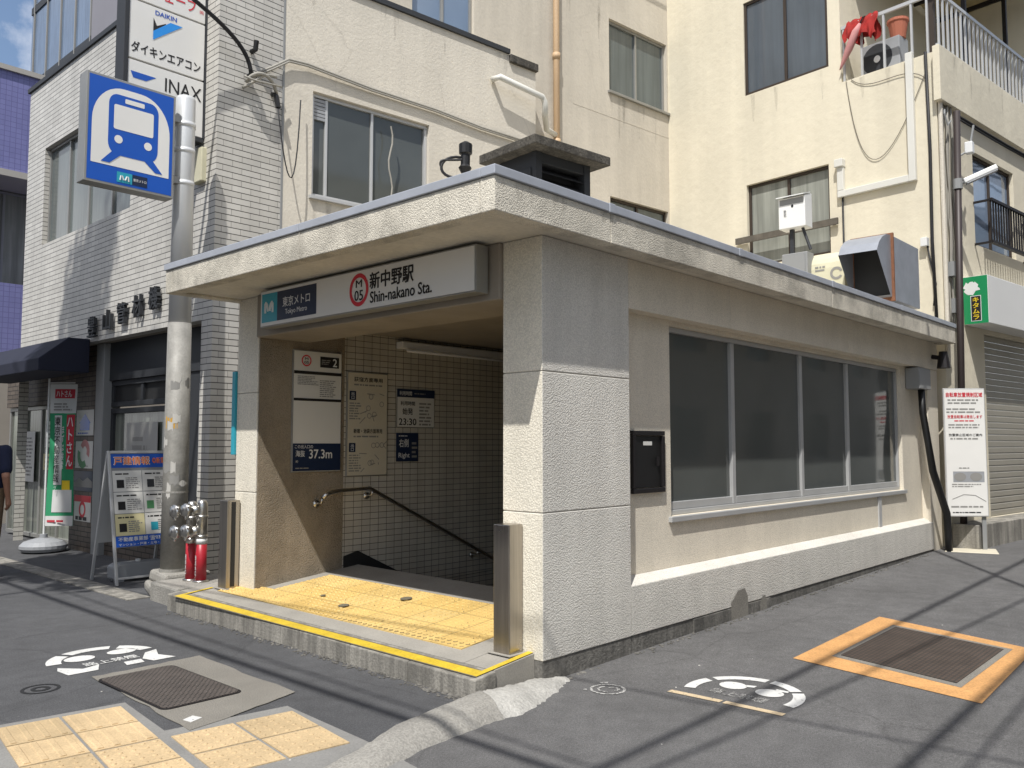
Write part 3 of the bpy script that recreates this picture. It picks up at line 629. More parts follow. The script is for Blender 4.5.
# black key box on the side wall
kx_ = thing('wall_box', 'black metal wall box with small white plate right of the corner pillar', 'wall box', (5.5, 3.68, 1.14))
FK = Fr((0, 3.678, 0), (1, 0, 0), (0, -1, 0)); mb = MB(); mb.box(5.30, 5.735, 0, .03, 1.13, 1.165, FK).box(5.30, 5.735, 0, .03, 1.565, 1.60, FK).box(5.30, 5.335, 0, .03, 1.167, 1.563, FK).box(5.70, 5.735, 0, .03, 1.167, 1.563, FK); mb.build('frame', 'iron', kx_, bevel=.004)
MB().box(5.338, 5.697, 0, .014, 1.17, 1.56, FK).build('door', 'black', kx_, bevel=.003); panel(kx_, 'name_plate', FK, 5.45, 5.57, 1.49, 1.52, 'paper', .016); MB().box(5.63, 5.65, .016, .03, 1.33, 1.40, FK).build('handle', 'iron', kx_)
# junction box and hose at the far end of the wall
jb = thing('junction_box', 'grey junction box with black conduit bending down to the ground', 'junction box', (11.6, 3.55, 0))
MB().box(11.42, 11.86, 3.50, 3.677, 2.20, 2.47).build('box', 'greybox', jb, bevel=.01)
mb = MB(); mb.tube([(11.66, 3.56, 2.2), (11.66, 3.55, 1.9), (11.67, 3.5, 1.5), (11.72, 3.47, 1.15), (11.90, 3.44, .85), (12.06, 3.42, .6), (12.1, 3.42, .3), (12.1, 3.42, .08)], [.042]*3+[.046]*5, 12); mb.build('conduit', 'black', jb, smooth=True)
cl = thing('wall_lamp', 'small dark wall lamp under the roof end behind the notice board', 'lamp', (12.1, 3.5, 2.55))
mb = MB(); mb.tube([(12.15, 3.562, 2.66), (12.15, 3.46, 2.64)], .03, 10); mb.build('arm', 'iron', cl); mb = MB(); mb.tube([(12.15, 3.42, 2.72), (12.15, 3.42, 2.5)], [.05, .085], 12); mb.build('shade', 'iron', cl)

# ------------------------------------------------------------------ things on the entrance roof
a65 = math.radians(6.5); A = V((math.cos(a65), -math.sin(a65), 0)); B = V((math.sin(a65), math.cos(a65), 0))
vt = thing('roof_vent', 'louvred roof vent under a weathered concrete cap slab on the station roof', 'roof vent', (6.2, 5.3, 3.1))
FVt = Fr((5.656, 4.923, 0), A, -B)
MB().box(0, 1.0, -.80, 0, 4.197, 4.285, FVt).build('cap_slab', 'greyconc', vt, bevel=.008)
vb = MB()
for (u0, u1, n0, n1) in ((.14, .22, -.66, -.14), (.78, .86, -.66, -.14)): vb.box(u0, u1, n0, n1, 3.105, 4.196, FVt)
vb.box(.222, .778, -.66, -.3, 3.105, 4.195, FVt); vb.box(.222, .778, -.298, -.15, 4.10, 4.194, FVt); vb.box(.222, .778, -.298, -.15, 3.105, 3.2, FVt); vb.build('body', 'darkgrey', vt, bevel=.004)
lv = MB()
for i in range(9): z = 3.25+i*.095; lv.prism([FVt(.224, -.15, z), FVt(.224, -.155, z+.012), FVt(.224, -.26, z+.085), FVt(.224, -.255, z+.07)], A*.552)
lv.build('louvre', 'louvre', vt)
lp = MB(); lp.box(.13, .138, -.6, -.2, 3.2, 4.05, FVt); lp.build('side_panel', 'darkgrey', vt)

ib = thing('cable_bracket', 'black insulator bracket with looped cable standing on the roof edge', 'cable bracket', (4.37, 4.5, 3.1))
mb = MB(); mb.tube([(4.36, 4.5, 3.1), (4.372, 4.5, 3.55)], .016, 8); mb.tube([(4.40, 4.5, 3.1), (4.385, 4.5, 3.5)], .01, 8); mb.build('stem', 'iron', ib)
mb = MB(); mb.tube([(4.375, 4.5, 3.52), (4.375, 4.5, 3.56), (4.377, 4.5, 3.58), (4.38, 4.5, 3.66), (4.38, 4.5, 3.67), (4.38, 4.5, 3.74), (4.38, 4.5, 3.76)], [.03, .05, .035, .035, .05, .05, .02], 12); mb.build('insulator', 'black', ib)
mb = MB(); mb.tube(bez((4.36, 4.52, 3.64), (4.2, 4.62, 3.66), (4.16, 4.62, 3.45), (4.34, 4.52, 3.48)), .011, 8); mb.tube(bez((4.36, 4.5, 3.62), (4.25, 4.58, 3.6), (4.2, 4.6, 3.62), (4.22, 4.6, 3.56)), .009, 8); mb.build('cable', 'cable', ib)

wb = thing('white_box', 'white metal box with hood on a post above the station roof', 'equipment box', (10.6, 4.7, 3.1))
mb = MB(); mb.prism([(10.5, 4.90, 4.30), (10.5, 4.90, 4.70), (10.66, 4.90, 4.76), (10.72, 4.90, 4.76), (10.72, 4.90, 4.30)], (0, -.36, 0)); mb.build('body', 'white', wb, bevel=.008)
FQ = Fr((10.5, 4.90, 0), (0, -1, 0), (-1, 0, 0))
mb = MB(); mb.prism([FQ(-.006, .06, 4.70), FQ(-.006, .06, 4.712), FQ(-.006, -.16, 4.775), FQ(-.006, -.16, 4.764)], (0, -.372, 0)); mb.build('hood', 'white', wb)
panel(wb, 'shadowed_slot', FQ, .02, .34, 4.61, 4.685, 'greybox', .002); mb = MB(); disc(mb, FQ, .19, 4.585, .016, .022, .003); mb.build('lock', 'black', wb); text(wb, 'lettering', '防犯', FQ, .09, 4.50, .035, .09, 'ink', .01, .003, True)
mb = MB(); mb.box(10.58, 10.63, 4.74, 4.79, 3.1, 4.298); mb.tube([(10.6, 4.62, 4.3), (10.6, 4.52, 4.0)], .02, 8); mb.build('post', 'darkgrey', wb)
gb = thing('grey_box', 'grey switch box low on the station roof under the white hooded box', 'equipment box', (10.4, 4.6, 3.1))
MB().box(10.35, 10.55, 4.46, 4.80, 3.105, 3.93).build('body', 'greybox', gb, bevel=.01); MB().box(10.34, 10.349, 4.49, 4.77, 3.3, 3.9).build('door', 'greybox', gb)
cb_ = thing('fan_casing', 'pale yellow rounded casing between grey switch box and duct hood', 'fan casing', (10.8, 4.2, 3.1))
mb = MB(); poly_ = [(10.66+.20*math.cos(t), 4.47, 3.70+.22*math.sin(t)) for t in [math.pi*i/10 for i in range(11)]]; mb.prism([(10.86, 4.47, 3.105)]+poly_+[(10.46, 4.47, 3.105)], (0, -.43, 0)); mb.build('casing', 'creamcover', cb_, bevel=.012)
FC = Fr((10.459, 4.47, 0), (0, -1, 0), (-1, 0, 0)); mb = MB(); ring(mb, FC, .33, 3.62, .05, .08, .003, 20, 330); mb.build('emblem', 'inkgrey', cb_); scribble(cb_, FC, .06, .22, 3.66, 3.74, 2, n=.003)
hd = thing('duct_hood', 'grey sheet metal duct with open dark mouth and rusty flange on the roof edge', 'duct hood', (10.8, 3.7, 3.1))
mb = MB(); mb.box(10.53, 11.5, 3.49, 3.95, 3.22, 4.0).box(10.7, 10.8, 3.6, 3.84, 3.105, 3.215).box(11.2, 11.3, 3.6, 3.84, 3.105, 3.215); mb.build('duct', 'duct', hd, bevel=.006)
mb = MB(); mb.box(10.495, 10.528, 3.465, 3.975, 3.2, 4.025); mb.build('flange', 'rust', hd, bevel=.004)
top = [(10.494, 4.0), (10.36, 3.985), (10.22, 3.93), (10.11, 3.85), (10.03, 3.74)]; mb = MB(); N_ = len(top)
for yy in (3.495, 3.945): mb.add([(x, yy, z) for x, z in top]+[(10.44, yy, 3.27), (10.494, yy, 3.25)], [tuple(range(N_+2))])
for (a, b) in zip(top, top[1:]): mb.quad((a[0], 3.495, a[1]), (b[0], 3.495, b[1]), (b[0], 3.945, b[1]), (a[0], 3.945, a[1]))
mb.quad((10.44, 3.495, 3.27), (10.494, 3.495, 3.25), (10.494, 3.945, 3.25), (10.44, 3.945, 3.27)); mb.build('hood', 'duct', hd)
MB().box(10.48, 10.492, 3.51, 3.93, 3.27, 3.97).build('dark_mouth', 'louvre', hd)

# ------------------------------------------------------------------ white tiled shop building on the left
tbd = thing('tiled_building', 'white tiled shop building with shopfront behind the street pole', 'building', (4.62, 8.71, 0))
FT = Fr((4.62, 8.71, 0), (0, 1, 0), (-1, 0, 0)); FTS = Fr((4.62, 8.71, 0), (1, 0, 0), (0, -1, 0))
mb = wall(MB(), FT, 0, 6.05, 0, 7.12, [(.24, 6.05, 0, 2.88), (2.2, 5.3, 4.53, 6.04)], .14)
wall(mb, FTS, 0, .815, 0, 9.5); mb.quad(FT(0, 0, 7.12), FT(0, -.6, 7.12), FT(0, -.6, 9.5), FT(0, 0, 9.5)); mb.quad(FT(6.05, 0, 2.88), FT(6.05, -5, 2.88), FT(6.05, -5, 7.12), FT(6.05, 0, 7.12))
wall(mb, FT, 0, .42, 7.12, 9.5)
mb.build('tile_wall', 'tile', tbd)
cpn = MB(); cpn.box(.42, 6.1, -.3, .03, 7.122, 7.19, FT); cpn.build('coping', 'darkgrey', tbd)
MB().box(.9, 5.4, -4, -.65, 7.1, 10.2, FT).build('upper_storey', 'greywall', tbd)
MB().box(0, 6.05, -5, -.62, 7.05, 7.1, FT).build('roof', 'greyconc', tbd)
window(tbd, FT, 2.2, 5.3, 4.53, 6.04, cols=4, n=-.1, frame='alu', pane='glass_green')
MB().box(.815, .84, -.02, .012, 0, 9.5, FTS).build('corner_trim', 'greybox', tbd)
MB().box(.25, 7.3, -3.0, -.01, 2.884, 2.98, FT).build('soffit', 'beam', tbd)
# shopfront, set back
MB().box(3.24, 3.5, -.4, -.16, 0, 2.878, FT).build('post', 'greybox', tbd, bevel=.01)
MB().box(3.502, 4.38, -.4, -.2, 0, 2.878, FT).build('brick_panel', 'brickdark', tbd)
MB().box(.25, 3.238, -.42, -.24, 2.36, 2.878, FT).build('fascia_panel', 'darkgrey', tbd); MB().box(.25, 3.238, -.42, -.24, 0, .6, FT).build('stall_riser', 'brickdark', tbd)
window(tbd, FT, 1.4, 3.238, .602, 1.98, cols=1, n=-.3, fw=.07, frame='darkgrey', pane='glass_shop'); window(tbd, FT, 1.4, 3.238, 2.0, 2.358, cols=2, n=-.3, fw=.07, frame='darkgrey', pane='louvre'); MB().box(.25, 1.398, -.42, -.26, .602, 2.358, FT).build('side_panel', 'darkgrey', tbd)
window(tbd, FT, 4.384, 7.3, .04, 2.1, cols=4, n=-.3, fw=.06, frame='alu', pane='glass_shop'); MB().box(4.384, 7.3, -.4, -.22, 2.104, 2.878, FT).build('header_panel', 'brickdark', tbd)
FP = Fr((4.82, 8.71, 0), (0, -1, 0), (-1, 0, 0))       # notices on the dark brick
def poster(label, y0, y1, z0, z1, face, deco, fr=None, cat='poster', group=None):
    r = thing('poster', label, cat, ((fr or FP).o.x, (y0+y1)/2, z0), group); f = fr or Fr((4.817, 0, 0), (0, -1, 0), (-1, 0, 0))
    panel(r, 'sheet', f, -y1, -y0, z0, z1, face, .0, .004); deco(r, f, -(y0+y1)/2, (z0+z1)/2, y1-y0, z1-z0); return r
def d_house(r, f, u, w, a, h):
    mb = MB(); poly(mb, f, [(u-a*.34, w-h*.02), (u-a*.28, w-h*.02), (u-a*.28, w-h*.3), (u+a*.28, w-h*.3), (u+a*.28, w-h*.02), (u+a*.34, w-h*.02), (u, w+h*.36)], .006); mb.build('emblem', 'blue', r); scribble(r, f, u-a*.4, u+a*.4, w-h*.46, w-h*.36, 1, 'inkblue', .006)
def d_swirl(r, f, u, w, a, h):
    mb = MB(); ring(mb, f, u+a*.05, w+h*.12, a*.12, a*.28, .006, -30, 150, 24); mb.build('emblem', 'pink', r); mb = MB(); ring(mb, f, u-a*.05, w, a*.16, a*.32, .0065, 160, 310, 24); mb.build('emblem', 'inkgreen', r); scribble(r, f, u-a*.3, u+a*.3, w-h*.46, w-h*.38, 1, n=.006)
def d_sea(r, f, u, w, a, h):
    mb = MB(); poly(mb, f, [(u-a/2, w-h*.1), (u-a*.2, w+h*.15), (u, w), (u+a*.25, w+h*.2), (u+a/2, w), (u+a/2, w-h*.3), (u-a/2, w-h*.3)], .006); mb.build('picture', 'inkgrey', r)
def d_red(r, f, u, w, a, h):
    panel(r, 'heading', f, u-a/2, u+a/2, w+h*.25, w+h*.5, 'inkred', .006); mb = MB(); ring(mb, f, u, w-h*.05, a*.12, a*.2, .006); mb.build('emblem', 'inkred', r); scribble(r, f, u-a*.4, u+a*.4, w-h*.48, w-h*.3, 1, 'ink', .006, .8)
poster('white poster with a blue house emblem, topmost on the dark brick', 12.32, 12.92, 1.62, 1.98, 'paper', d_house)
poster('white poster with pink and green swirl below the house poster', 12.32, 12.92, 1.16, 1.54, 'paper', d_swirl)
poster('dark blue landscape poster between swirl poster and red headed poster', 12.30, 12.94, .84, 1.12, 'navy', d_sea)
poster('red headed white poster, lowest on the dark brick', 12.32, 12.90, .42, .78, 'paper', d_red)
def d_shop(r, f, u, w, a, h):
    scribble(r, f, u-a*.3, u+a*.2, w+h*.12, w+h*.34, 2, 'inkgrey', .006); scribble(r, f, u-a*.35, u+a*.3, w-h*.2, w+h*.02, 3, 'inkred', .006)
FWin = Fr((4.905, 0, 0), (0, -1, 0), (-1, 0, 0))
poster('pale sheet with red print taped inside the dark shop window', 10.55, 11.45, .78, 1.78, 'map_sheet', d_shop, FWin)
def d_jamb(r, f, u, w, a, h):
    scribble(r, f, u-a*.4, u+a*.4, w+h*.1, w+h*.4, 6, 'inkgrey', .006); mb = MB(); disc(mb, f, u, w-h*.2, a*.3, h*.12, .006); mb.build('picture', 'ink', r); panel(r, 'yellow_strip', f, u-a*.45, u+a*.45, w-h*.44, w-h*.38, 'yellowpaper', .006)
poster('narrow pale poster with yellow strip on the jamb right of the pole', 9.0, 9.3, .9, 2.2, 'paper', d_jamb, Fr((4.80, 0, 0), (0, -1, 0), (-1, 0, 0)))
FDr = 4.895
def d_sheet(r, f, u, w, a, h): scribble(r, f, u-a*.4, u+a*.4, w-h*.4, w+h*.4, max(3, int(h/.07)), 'inkgrey', .006, .45, int(u*10))
fdr = Fr((FDr, 0, 0), (0, -1, 0), (-1, 0, 0))
for (lab, y0, y1, z0, z1, fm) in (('pale green sheet low behind the shop door glass left of the banner', 13.75, 14.3, .75, 1.0, 'inkgreen'), ('cream sheet in the middle of the shop door glass left of the banner', 13.7, 14.4, 1.1, 1.35, 'cream_paper'), ('white sheet high behind the shop door glass left of the banner', 13.8, 14.35, 1.45, 1.85, 'paper'), ('white narrow sheet on the farthest shop door leaf under the awning', 14.8, 15.3, .9, 1.7, 'paper')):
    poster(lab, y0, y1, z0, z1, fm, d_sheet, fdr)
# company name in raised characters
for i, (ch, y, z) in enumerate(zip('豊山管材機', (11.86, 11.36, 10.93, 10.48, 10.03), (3.07, 3.11, 3.16, 3.20, 3.25))):
    f = Fr((4.575, y, 0), (0, -1, 0), (-1, 0, 0))
    r = thing('wall_character', 'raised dark company character %s on the white tiles above the shopfront' % ch, 'sign letter', (4.6, y, z-.15), 'raised characters above the shopfront')
    a = text(r, 'character', ch, f, 0, z, .25, .27, 'darkgrey', .008, 0.)
    so = a.modifiers.new('depth', 'SOLIDIFY'); so.thickness = .045; so.offset = 0
# awning
aw = thing('awning', 'navy fabric awning over the shop door at the left', 'awning', (4.3, 13.5, 2.4))
pr = [(4.615, 2.92), (4.34, 2.92), (3.98, 2.62), (3.98, 2.46), (4.615, 2.46)]
mb = MB(); mb.prism([(x, 12.02, z) for x, z in pr], (0, 3.1, 0)); mb.build('canopy', 'awning', aw, bevel=.01)
# tall projecting shop sign
vs_ = thing('projecting_sign', 'tall white lightbox sign projecting from the tiled wall behind the train sign', 'sign', (4.2, 9.1, 4.9))
FVs = Fr((3.74, 9.0, 4.95), (1, 0, 0), (0, -1, 0))
mb = MB(); mb.box(-.05, -.002, -.2, .015, 0, 4.2, FVs).box(.862, .9, -.2, .015, 0, 4.2, FVs).box(-.002, .862, -.2, .015, -.05, 0, FVs); mb.build('frame', 'darkgrey', vs_, bevel=.004)
for i in range(6):
    pn = MB().box(.004, .856, -.18, .004, .01+i*.665, .655+i*.665, FVs).build('face_panel', 'signwhite', vs_, bevel=.004)
    w0 = .01+i*.665
    if i == 1:
        mb = MB(); poly(mb, FVs, [(.26, w0+.52), (.26, w0+.30), (.36, w0+.40), (.40, w0+.47), (.40, w0+.5), (.30, w0+.44)], .007); mb.build('emblem', 'ink', pn)
        mb = MB(); poly(mb, FVs, [(.26, w0+.27), (.50, w0+.46), (.59, w0+.53), (.45, w0+.53), (.26, w0+.37)], .008); mb.build('emblem', 'skyblue', pn)
        text(pn, 'lettering', 'ダイキンエアコン', FVs, .42, w0+.13, .78, .12, 'ink', .03, .006); text(pn, 'lettering', 'DAIKIN', FVs, .40, w0+.585, .24, .05, 'inkblue', .03, .006)
    elif i == 2: text(pn, 'lettering', 'ウェーブ', FVs, .50, w0+.16, .5, .15, 'inkred', .02, .006); text(pn, 'lettering', '㈱', FVs, .81, w0+.12, .05, .05, 'inkred', 0, .006)
    elif i == 0:
        mb = MB(); poly(mb, FVs, [(.03, w0+.52), (.31, w0+.52), (.20, w0+.45), (.06, w0+.45)], .006); mb.build('emblem', 'blue', pn); text(pn, 'lettering', 'INAX', FVs, .62, w0+.48, .42, .15, 'ink', .01, .006)
MB().box(4.56, 4.66, 8.93, 9.14, 4.45, 4.84).build('switch_box', 'creamcover', vs_, bevel=.01)
# steel pole with the train sign
bk = MB(); bk.prism([(3.82, 8.27, 0), (4.5, 8.27, 0), (4.46, 8.85, 0), (4.02, 8.86, 0)], (.0, 0, .1)); bk.prism([(3.95, 8.28, .1), (4.44, 8.28, .1), (4.42, 8.80, .1), (4.04, 8.82, .1)], (.015, 0, .11))
bk.build('pole_footing', 'oldconc', bevel=.03, label='rough concrete footing under the grey street pole', cat='footing')
po = thing('street_pole', 'tall grey steel pole covered in stickers left of the station', 'pole', (4.16, 8.52, .2))
mb = MB(); mb.tube([(4.16, 8.52, .2), (4.16, 8.52, 1.4), (4.16, 8.52, 2.75)], [.128, .124, .117], 24); mb.build('lower_shaft', 'poleg', po, smooth=True)
mb = MB(); mb.tube([(4.16, 8.52, 2.752), (4.16, 8.52, 5.13), (4.16, 8.52, 5.16)], [.112, .098, .09], 24)
for z in (4.2, 4.55, 4.83): mb.tube([(4.16, 8.52, z), (4.16, 8.52, z+.05)], .107, 24)
mb.build('upper_shaft', 'polew', po, smooth=True)
mb = MB(); mb.tube([(4.16, 8.52, .2), (4.16, 8.52, .24)], .135, 24); mb.tube([(4.16, 8.52, 1.0), (4.16, 8.52, 1.02)], .128, 24); mb.build('band', 'poleg', po)
for i in range(16):
    z, t = random.uniform(.9, 2.3), random.uniform(3.2, 5.2); w_, h = random.uniform(.04, .11), random.uniform(.04, .12); mb = MB(); r_ = .129-(z-.2)*.0045
    if i < 4: z, t, w_, h = ((1.72, 3.75, .13, .12), (1.6, 5.0, .1, .16), (1.25, 3.5, .05, .12), (2.1, 4.0, .09, .07))[i]
    pts = [t+(k/4-.5)*w_/r_ for k in range(5)]; jz = [random.uniform(-.02, .02) for _ in pts]
    for k in range(4): mb.quad(*[(4.16+(r_+.0015)*math.cos(q), 8.52+(r_+.0015)*math.sin(q), zz) for q, zz in ((pts[k], z-h/2+jz[k]), (pts[k+1], z-h/2+jz[k+1]), (pts[k+1], z+h/2-jz[k+1]), (pts[k], z+h/2-jz[k]))])
    mb.build('sticker', 'yellowpaper' if i < 3 else ('flake' if i % 3 else 'inkgrey'), po)
ts = thing('train_sign', 'square blue train pictogram sign on the steel pole', 'sign', (3.6, 8.46, 4.0))
FTr = Fr((3.11, 8.40, 4.01), (1, 0, 0), (0, -1, 0)); SW, SHt = .885, 1.08
MB().box(0, SW, -.17, 0, 0, SHt, FTr).build('case', 'alu', ts, bevel=.006)
panel(ts, 'face', FTr, .025, SW-.025, .025, SHt-.025, 'blue', .002)
def tp2(u, v): return (.025+u*(SW-.05), .025+v*(SHt-.05))
def tpoly(pts, mat, n, name='pictogram'): mb = MB(); poly(mb, FTr, [tp2(*p) for p in pts], n); mb.build(name, mat, ts)
tpoly(rrect(.04, .96, .165, .935, (.36, .36, .005, .005), 10), 'signwhite', .004)
tpoly(rrect(.225, .815, .28, .87, (.1, .1, .12, .12)), 'blue', .006)
tpoly(rrect(.285, .755, .53, .77, .02), 'signwhite', .008); tpoly(rrect(.41, .64, .80, .845, .01), 'signwhite', .008)
for u in (.345, .695): tpoly([(u+.048*math.cos(6.283*i/20), .435+.04*math.sin(6.283*i/20)) for i in range(20)], 'signwhite', .008)
tpoly([(.30, .33), (.37, .28), (.25, .19), (.15, .19)], 'blue', .007); tpoly([(.66, .28), (.73, .33), (.88, .19), (.79, .19)], 'blue', .007)
tpoly([(.34, .025), (.52, .025), (.52, .125), (.34, .125)], 'teal', .005, 'emblem_panel'); tpoly([(.522, .025), (.70, .025), (.70, .125), (.522, .125)], 'navy', .005, 'company_panel')
c = tp2(.43, .07); mb = MB()
for s in (-1, 1): mb.tube([FTr(c[0]+s*u, .007, c[1]+w_) for u, w_ in ((.008, -.02), (.022, .02), (.036, .02), (.042, -.025))], .007, 6)
mb.build('emblem', 'inkwhite', ts); c = tp2(.611, .075); text(ts, 'lettering', '東京メトロ', FTr, c[0], c[1], .13, .03, 'inkwhite', .01, .007)
for z in (4.2, 4.85): MB().box(4.0, 4.08, 8.45, 8.56, z, z+.07).build('clamp', 'alu', ts)

# ------------------------------------------------------------------ things on the left pavement
af = thing('a_frame_board', 'white A-frame board of property sheets with blue header and telephone strip beside the pole', 'A-frame board', (4.2, 9.5, 0))
uy = V((0, .33, 1.43)).normalized(); un = V((0, -1.43, .33)).normalized()
FA = Fr((3.90, 9.27, 0), (1, 0, 0), un, uy); Wd = .72
mb = MB(); mb.box(0, .03, -.015, .015, 0, 1.46, FA).box(Wd-.03, Wd, -.015, .015, 0, 1.46, FA).box(.03, Wd-.03, -.015, .015, 1.43, 1.46, FA).box(.03, Wd-.03, -.015, .015, .06, .085, FA); mb.build('front_frame', 'alu_white', af, bevel=.004)
ub = V((0, -.33, 1.43)).normalized(); FAb = Fr((3.90, 9.93, 0), (1, 0, 0), V((0, 1.43, .33)).normalized(), ub)
mb = MB(); mb.box(0, .03, -.015, .015, 0, 1.455, FAb).box(Wd-.03, Wd, -.015, .015, 0, 1.455, FAb).box(.03, Wd-.03, -.008, .008, .42, 1.45, FAb); mb.build('back_frame', 'alu_white', af, bevel=.004)
MB().box(.03, Wd-.03, -.008, .006, .40, 1.43, FA).build('board', 'greybox', af)
panel(af, 'header', FA, .032, Wd-.032, 1.27, 1.425, 'blue', .009); text(af, 'lettering', '戸建情報', FA, .26, 1.348, .40, .095, 'inkwhite', .06, .011); text(af, 'lettering', '戸建情報', FA, .26, 1.348, .39, .09, 'inkorange', .02, .012); text(af, 'lettering', '◎新築物', FA, .585, 1.348, .19, .07, 'inkorange', .02, .012)
for i in range(3):
    for j in range(2):
        u0, w0 = .038+j*.325, 1.005-i*.24; c_ = ('paper', 'paper', 'paper', 'paper', 'cream_paper', 'paper')[i*2+j]
        s_ = panel(af, 'property_sheet', FA, u0, u0+.318, w0, w0+.232, c_, .009); scribble(s_, FA, u0+.03, u0+.25, w0+.18, w0+.21, 1, 'ink', .011); scribble(s_, FA, u0+.14, u0+.30, w0+.03, w0+.16, 6, 'inkgrey', .011, seed=i*2+j)
        mb = MB(); a0 = u0+.04 if j == 0 else u0+(.05, .03, .06)[i]; mb.quad(FA(a0, .011, w0+.04), FA(a0+.08, .011, w0+.04), FA(a0+.08, .011, w0+.13), FA(a0, .011, w0+.13)); mb.build('picture', ('ink', 'darkgrey', 'ink', 'inkgreen', 'ink', 'teal')[i*2+j], s_)
panel(af, 'telephone_strip', FA, .032, Wd-.032, .405, .52, 'blue', .009); text(af, 'lettering', '不動産事業部 ☎03-3382-', FA, .36, .483, .60, .05, 'inkwhite', .02, .011); text(af, 'lettering', 'マンション・戸建・土地・アパート', FA, .36, .428, .60, .03, 'inkwhite', .015, .011)
ww = thing('water_weight', 'grey plastic water weight lying under the A-frame board', 'water weight', (4.2, 9.6, 0))
mb = MB(); mb.prism([(3.98, 9.50, .03), (3.98, 9.50, .17), (4.04, 9.50, .20), (4.52, 9.50, .20), (4.58, 9.50, .17), (4.58, 9.50, .03)], (0, .2, 0)); mb.build('tank', 'plasticgrey', ww, bevel=.02); mb = MB(); mb.tube([(4.28, 9.6, .2), (4.28, 9.6, .225)], .03, 12); mb.build('cap', 'white', ww)
MB().box(4.02, 4.10, 9.52, 9.68, 0, .03).box(4.44, 4.52, 9.52, 9.68, 0, .03).build('foot', 'plasticgrey', ww)
bn = thing('banner_flag', 'tall green and white advertising banner on a white base by the shop door', 'banner', (4.42, 12.95, 0))
mb = MB(); prof = [(.0, .02), (.27, .02), (.30, .06), (.30, .10), (.25, .15), (.12, .19), (.05, .20), (.05, .25), (.0, .25)]
mb.tube([(4.44, 12.95, z) for r_, z in prof[1:-1]], [r_ for r_, z in prof[1:-1]], 24); mb.build('base', 'plasticgrey', bn, smooth=False)  # white base coloured grey, the shade it stands in put into the colour
mb = MB(); mb.tube([(4.44, 12.95, .2), (4.44, 12.95, 2.42)], .014, 8); mb.tube([(4.44, 12.95, 2.36), (4.68, 12.66, 2.36)], .008, 6); mb.build('pole', 'white', bn)
fu = V((.64, -.77, 0)); fn = V((-.77, -.64, 0)); FF = Fr((4.45, 12.938, 0), fu, fn)
def cloth(name, u0, u1, w0, w1, mat, n0=.0):
    mb = MB(); nu, nw = 10, 24; g_ = lambda i, j: FF(u0+(u1-u0)*i/nu, n0+.02*math.sin((w0+(w1-w0)*j/nw)*3.1+(u0+(u1-u0)*i/nu)*9), w0+(w1-w0)*j/nw)
    mb.add([g_(i, j) for j in range(nw+1) for i in range(nu+1)], [(j*(nu+1)+i, j*(nu+1)+i+1, (j+1)*(nu+1)+i+1, (j+1)*(nu+1)+i) for j in range(nw) for i in range(nu)])
    return mb.build(name, mat, bn, smooth=True)
cloth('flag', .01, .385, .36, 1.93, 'fabricgreen'); cloth('top_panel', .01, .385, 1.932, 2.34, 'fabricwhite'); cloth('red_strip', .27, .38, 1.15, 1.91, 'fabricred', .006); cloth('white_foot', .012, .383, .362, .50, 'fabricwhite', .006)
cloth('name_strip', .09, .20, .93, 1.90, 'fabricwhite', .006); cloth('picture', .09, .36, .55, .86, 'fabricwhite', .007); cloth('cap_patch', .21, .33, .86, .99, 'inkyellow', .008)
text(bn, 'lettering', '東京不動産情報', FF, .145, 1.42, .085, .92, 'ink', .012, .032, True); text(bn, 'lettering', 'サイト', FF, .142, .90, .05, .0+.14, 'inkwhite', .02, .034, True)
text(bn, 'lettering', 'ハトさん', FF, .325, 1.53, .085, .68, 'inkwhite', .02, .032, True); text(bn, 'lettering', 'まずは検索', FF, .225, 1.45, .04, .6, 'inkwhite', .01, .030, True)
f2 = cloth('red_badge', .09, .36, 2.14, 2.27, 'fabricred', .006); text(bn, 'lettering', 'ハトさん', FF, .225, 2.205, .22, .09, 'inkwhite', .02, .034); scribble(bn, FF, .08, .35, 1.96, 2.08, 3, 'inkgrey', .030); scribble(bn, FF, .04, .36, .40, .46, 1, 'fabricred', .032)

# ------------------------------------------------------------------ cream buildings behind
s0 = V((5.436, 8.705, 0))
FCr = Fr(s0, A, -B)
cr = thing('cream_building', 'beige stucco building behind the station with sliding windows and pipes', 'building', s0)
mb = wall(MB(), FCr, 0, 4.08, 0, 7.22, [(.40, 2.13, 4.50, 5.80)], .13); mb.quad(FCr(4.08, 0, 0), FCr(4.08, -.32, 0), FCr(4.08, -.32, 7.22), FCr(4.08, 0, 7.22)); mb.quad(FCr(0, 0, 7.22), FCr(4.08, 0, 7.22), FCr(4.08, -.32, 7.22), FCr(0, -.32, 7.22))
mb.build('front_wing', 'cream', cr)
mb = wall(MB(), FCr, 0, 8.6, 0, 14, [(2.05, 3.15, 7.30, 9.1), (6.07, 7.60, 7.475, 8.75), (6.07, 7.60, 4.4, 5.66)], .13)
for i in range(len(mb.v)): mb.v[i] = mb.v[i]+B*.32
mb.build('main_wall', 'cream2', cr)
FCm = Fr(s0+B*.32, A, -B)
window(cr, FCr, .40, 2.13, 4.50, 5.80, n=-.08, frame='alu_white', pane='glass_frost', sill=.05, cuts=[.62, 1.27], mull=.035)
lvp = MB()
for i in range(6): lvp.box(.45, .6, -.085, -.06, 5.48+i*.045, 5.515+i*.045, FCr)
lvp.build('louvre_panel', 'plasticgrey', cr)
window(cr, FCm, 2.05, 3.15, 7.30, 9.1, n=-.09, frame='alu', pane='glass_blue', cuts=[2.62]); window(cr, FCm, 6.07, 7.60, 7.475, 8.75, n=-.09, frame='alu', pane='glass_green', sill=.05); window(cr, FCm, 6.07, 7.60, 4.4, 5.66, n=-.09, frame='bronze', pane='glass_green')
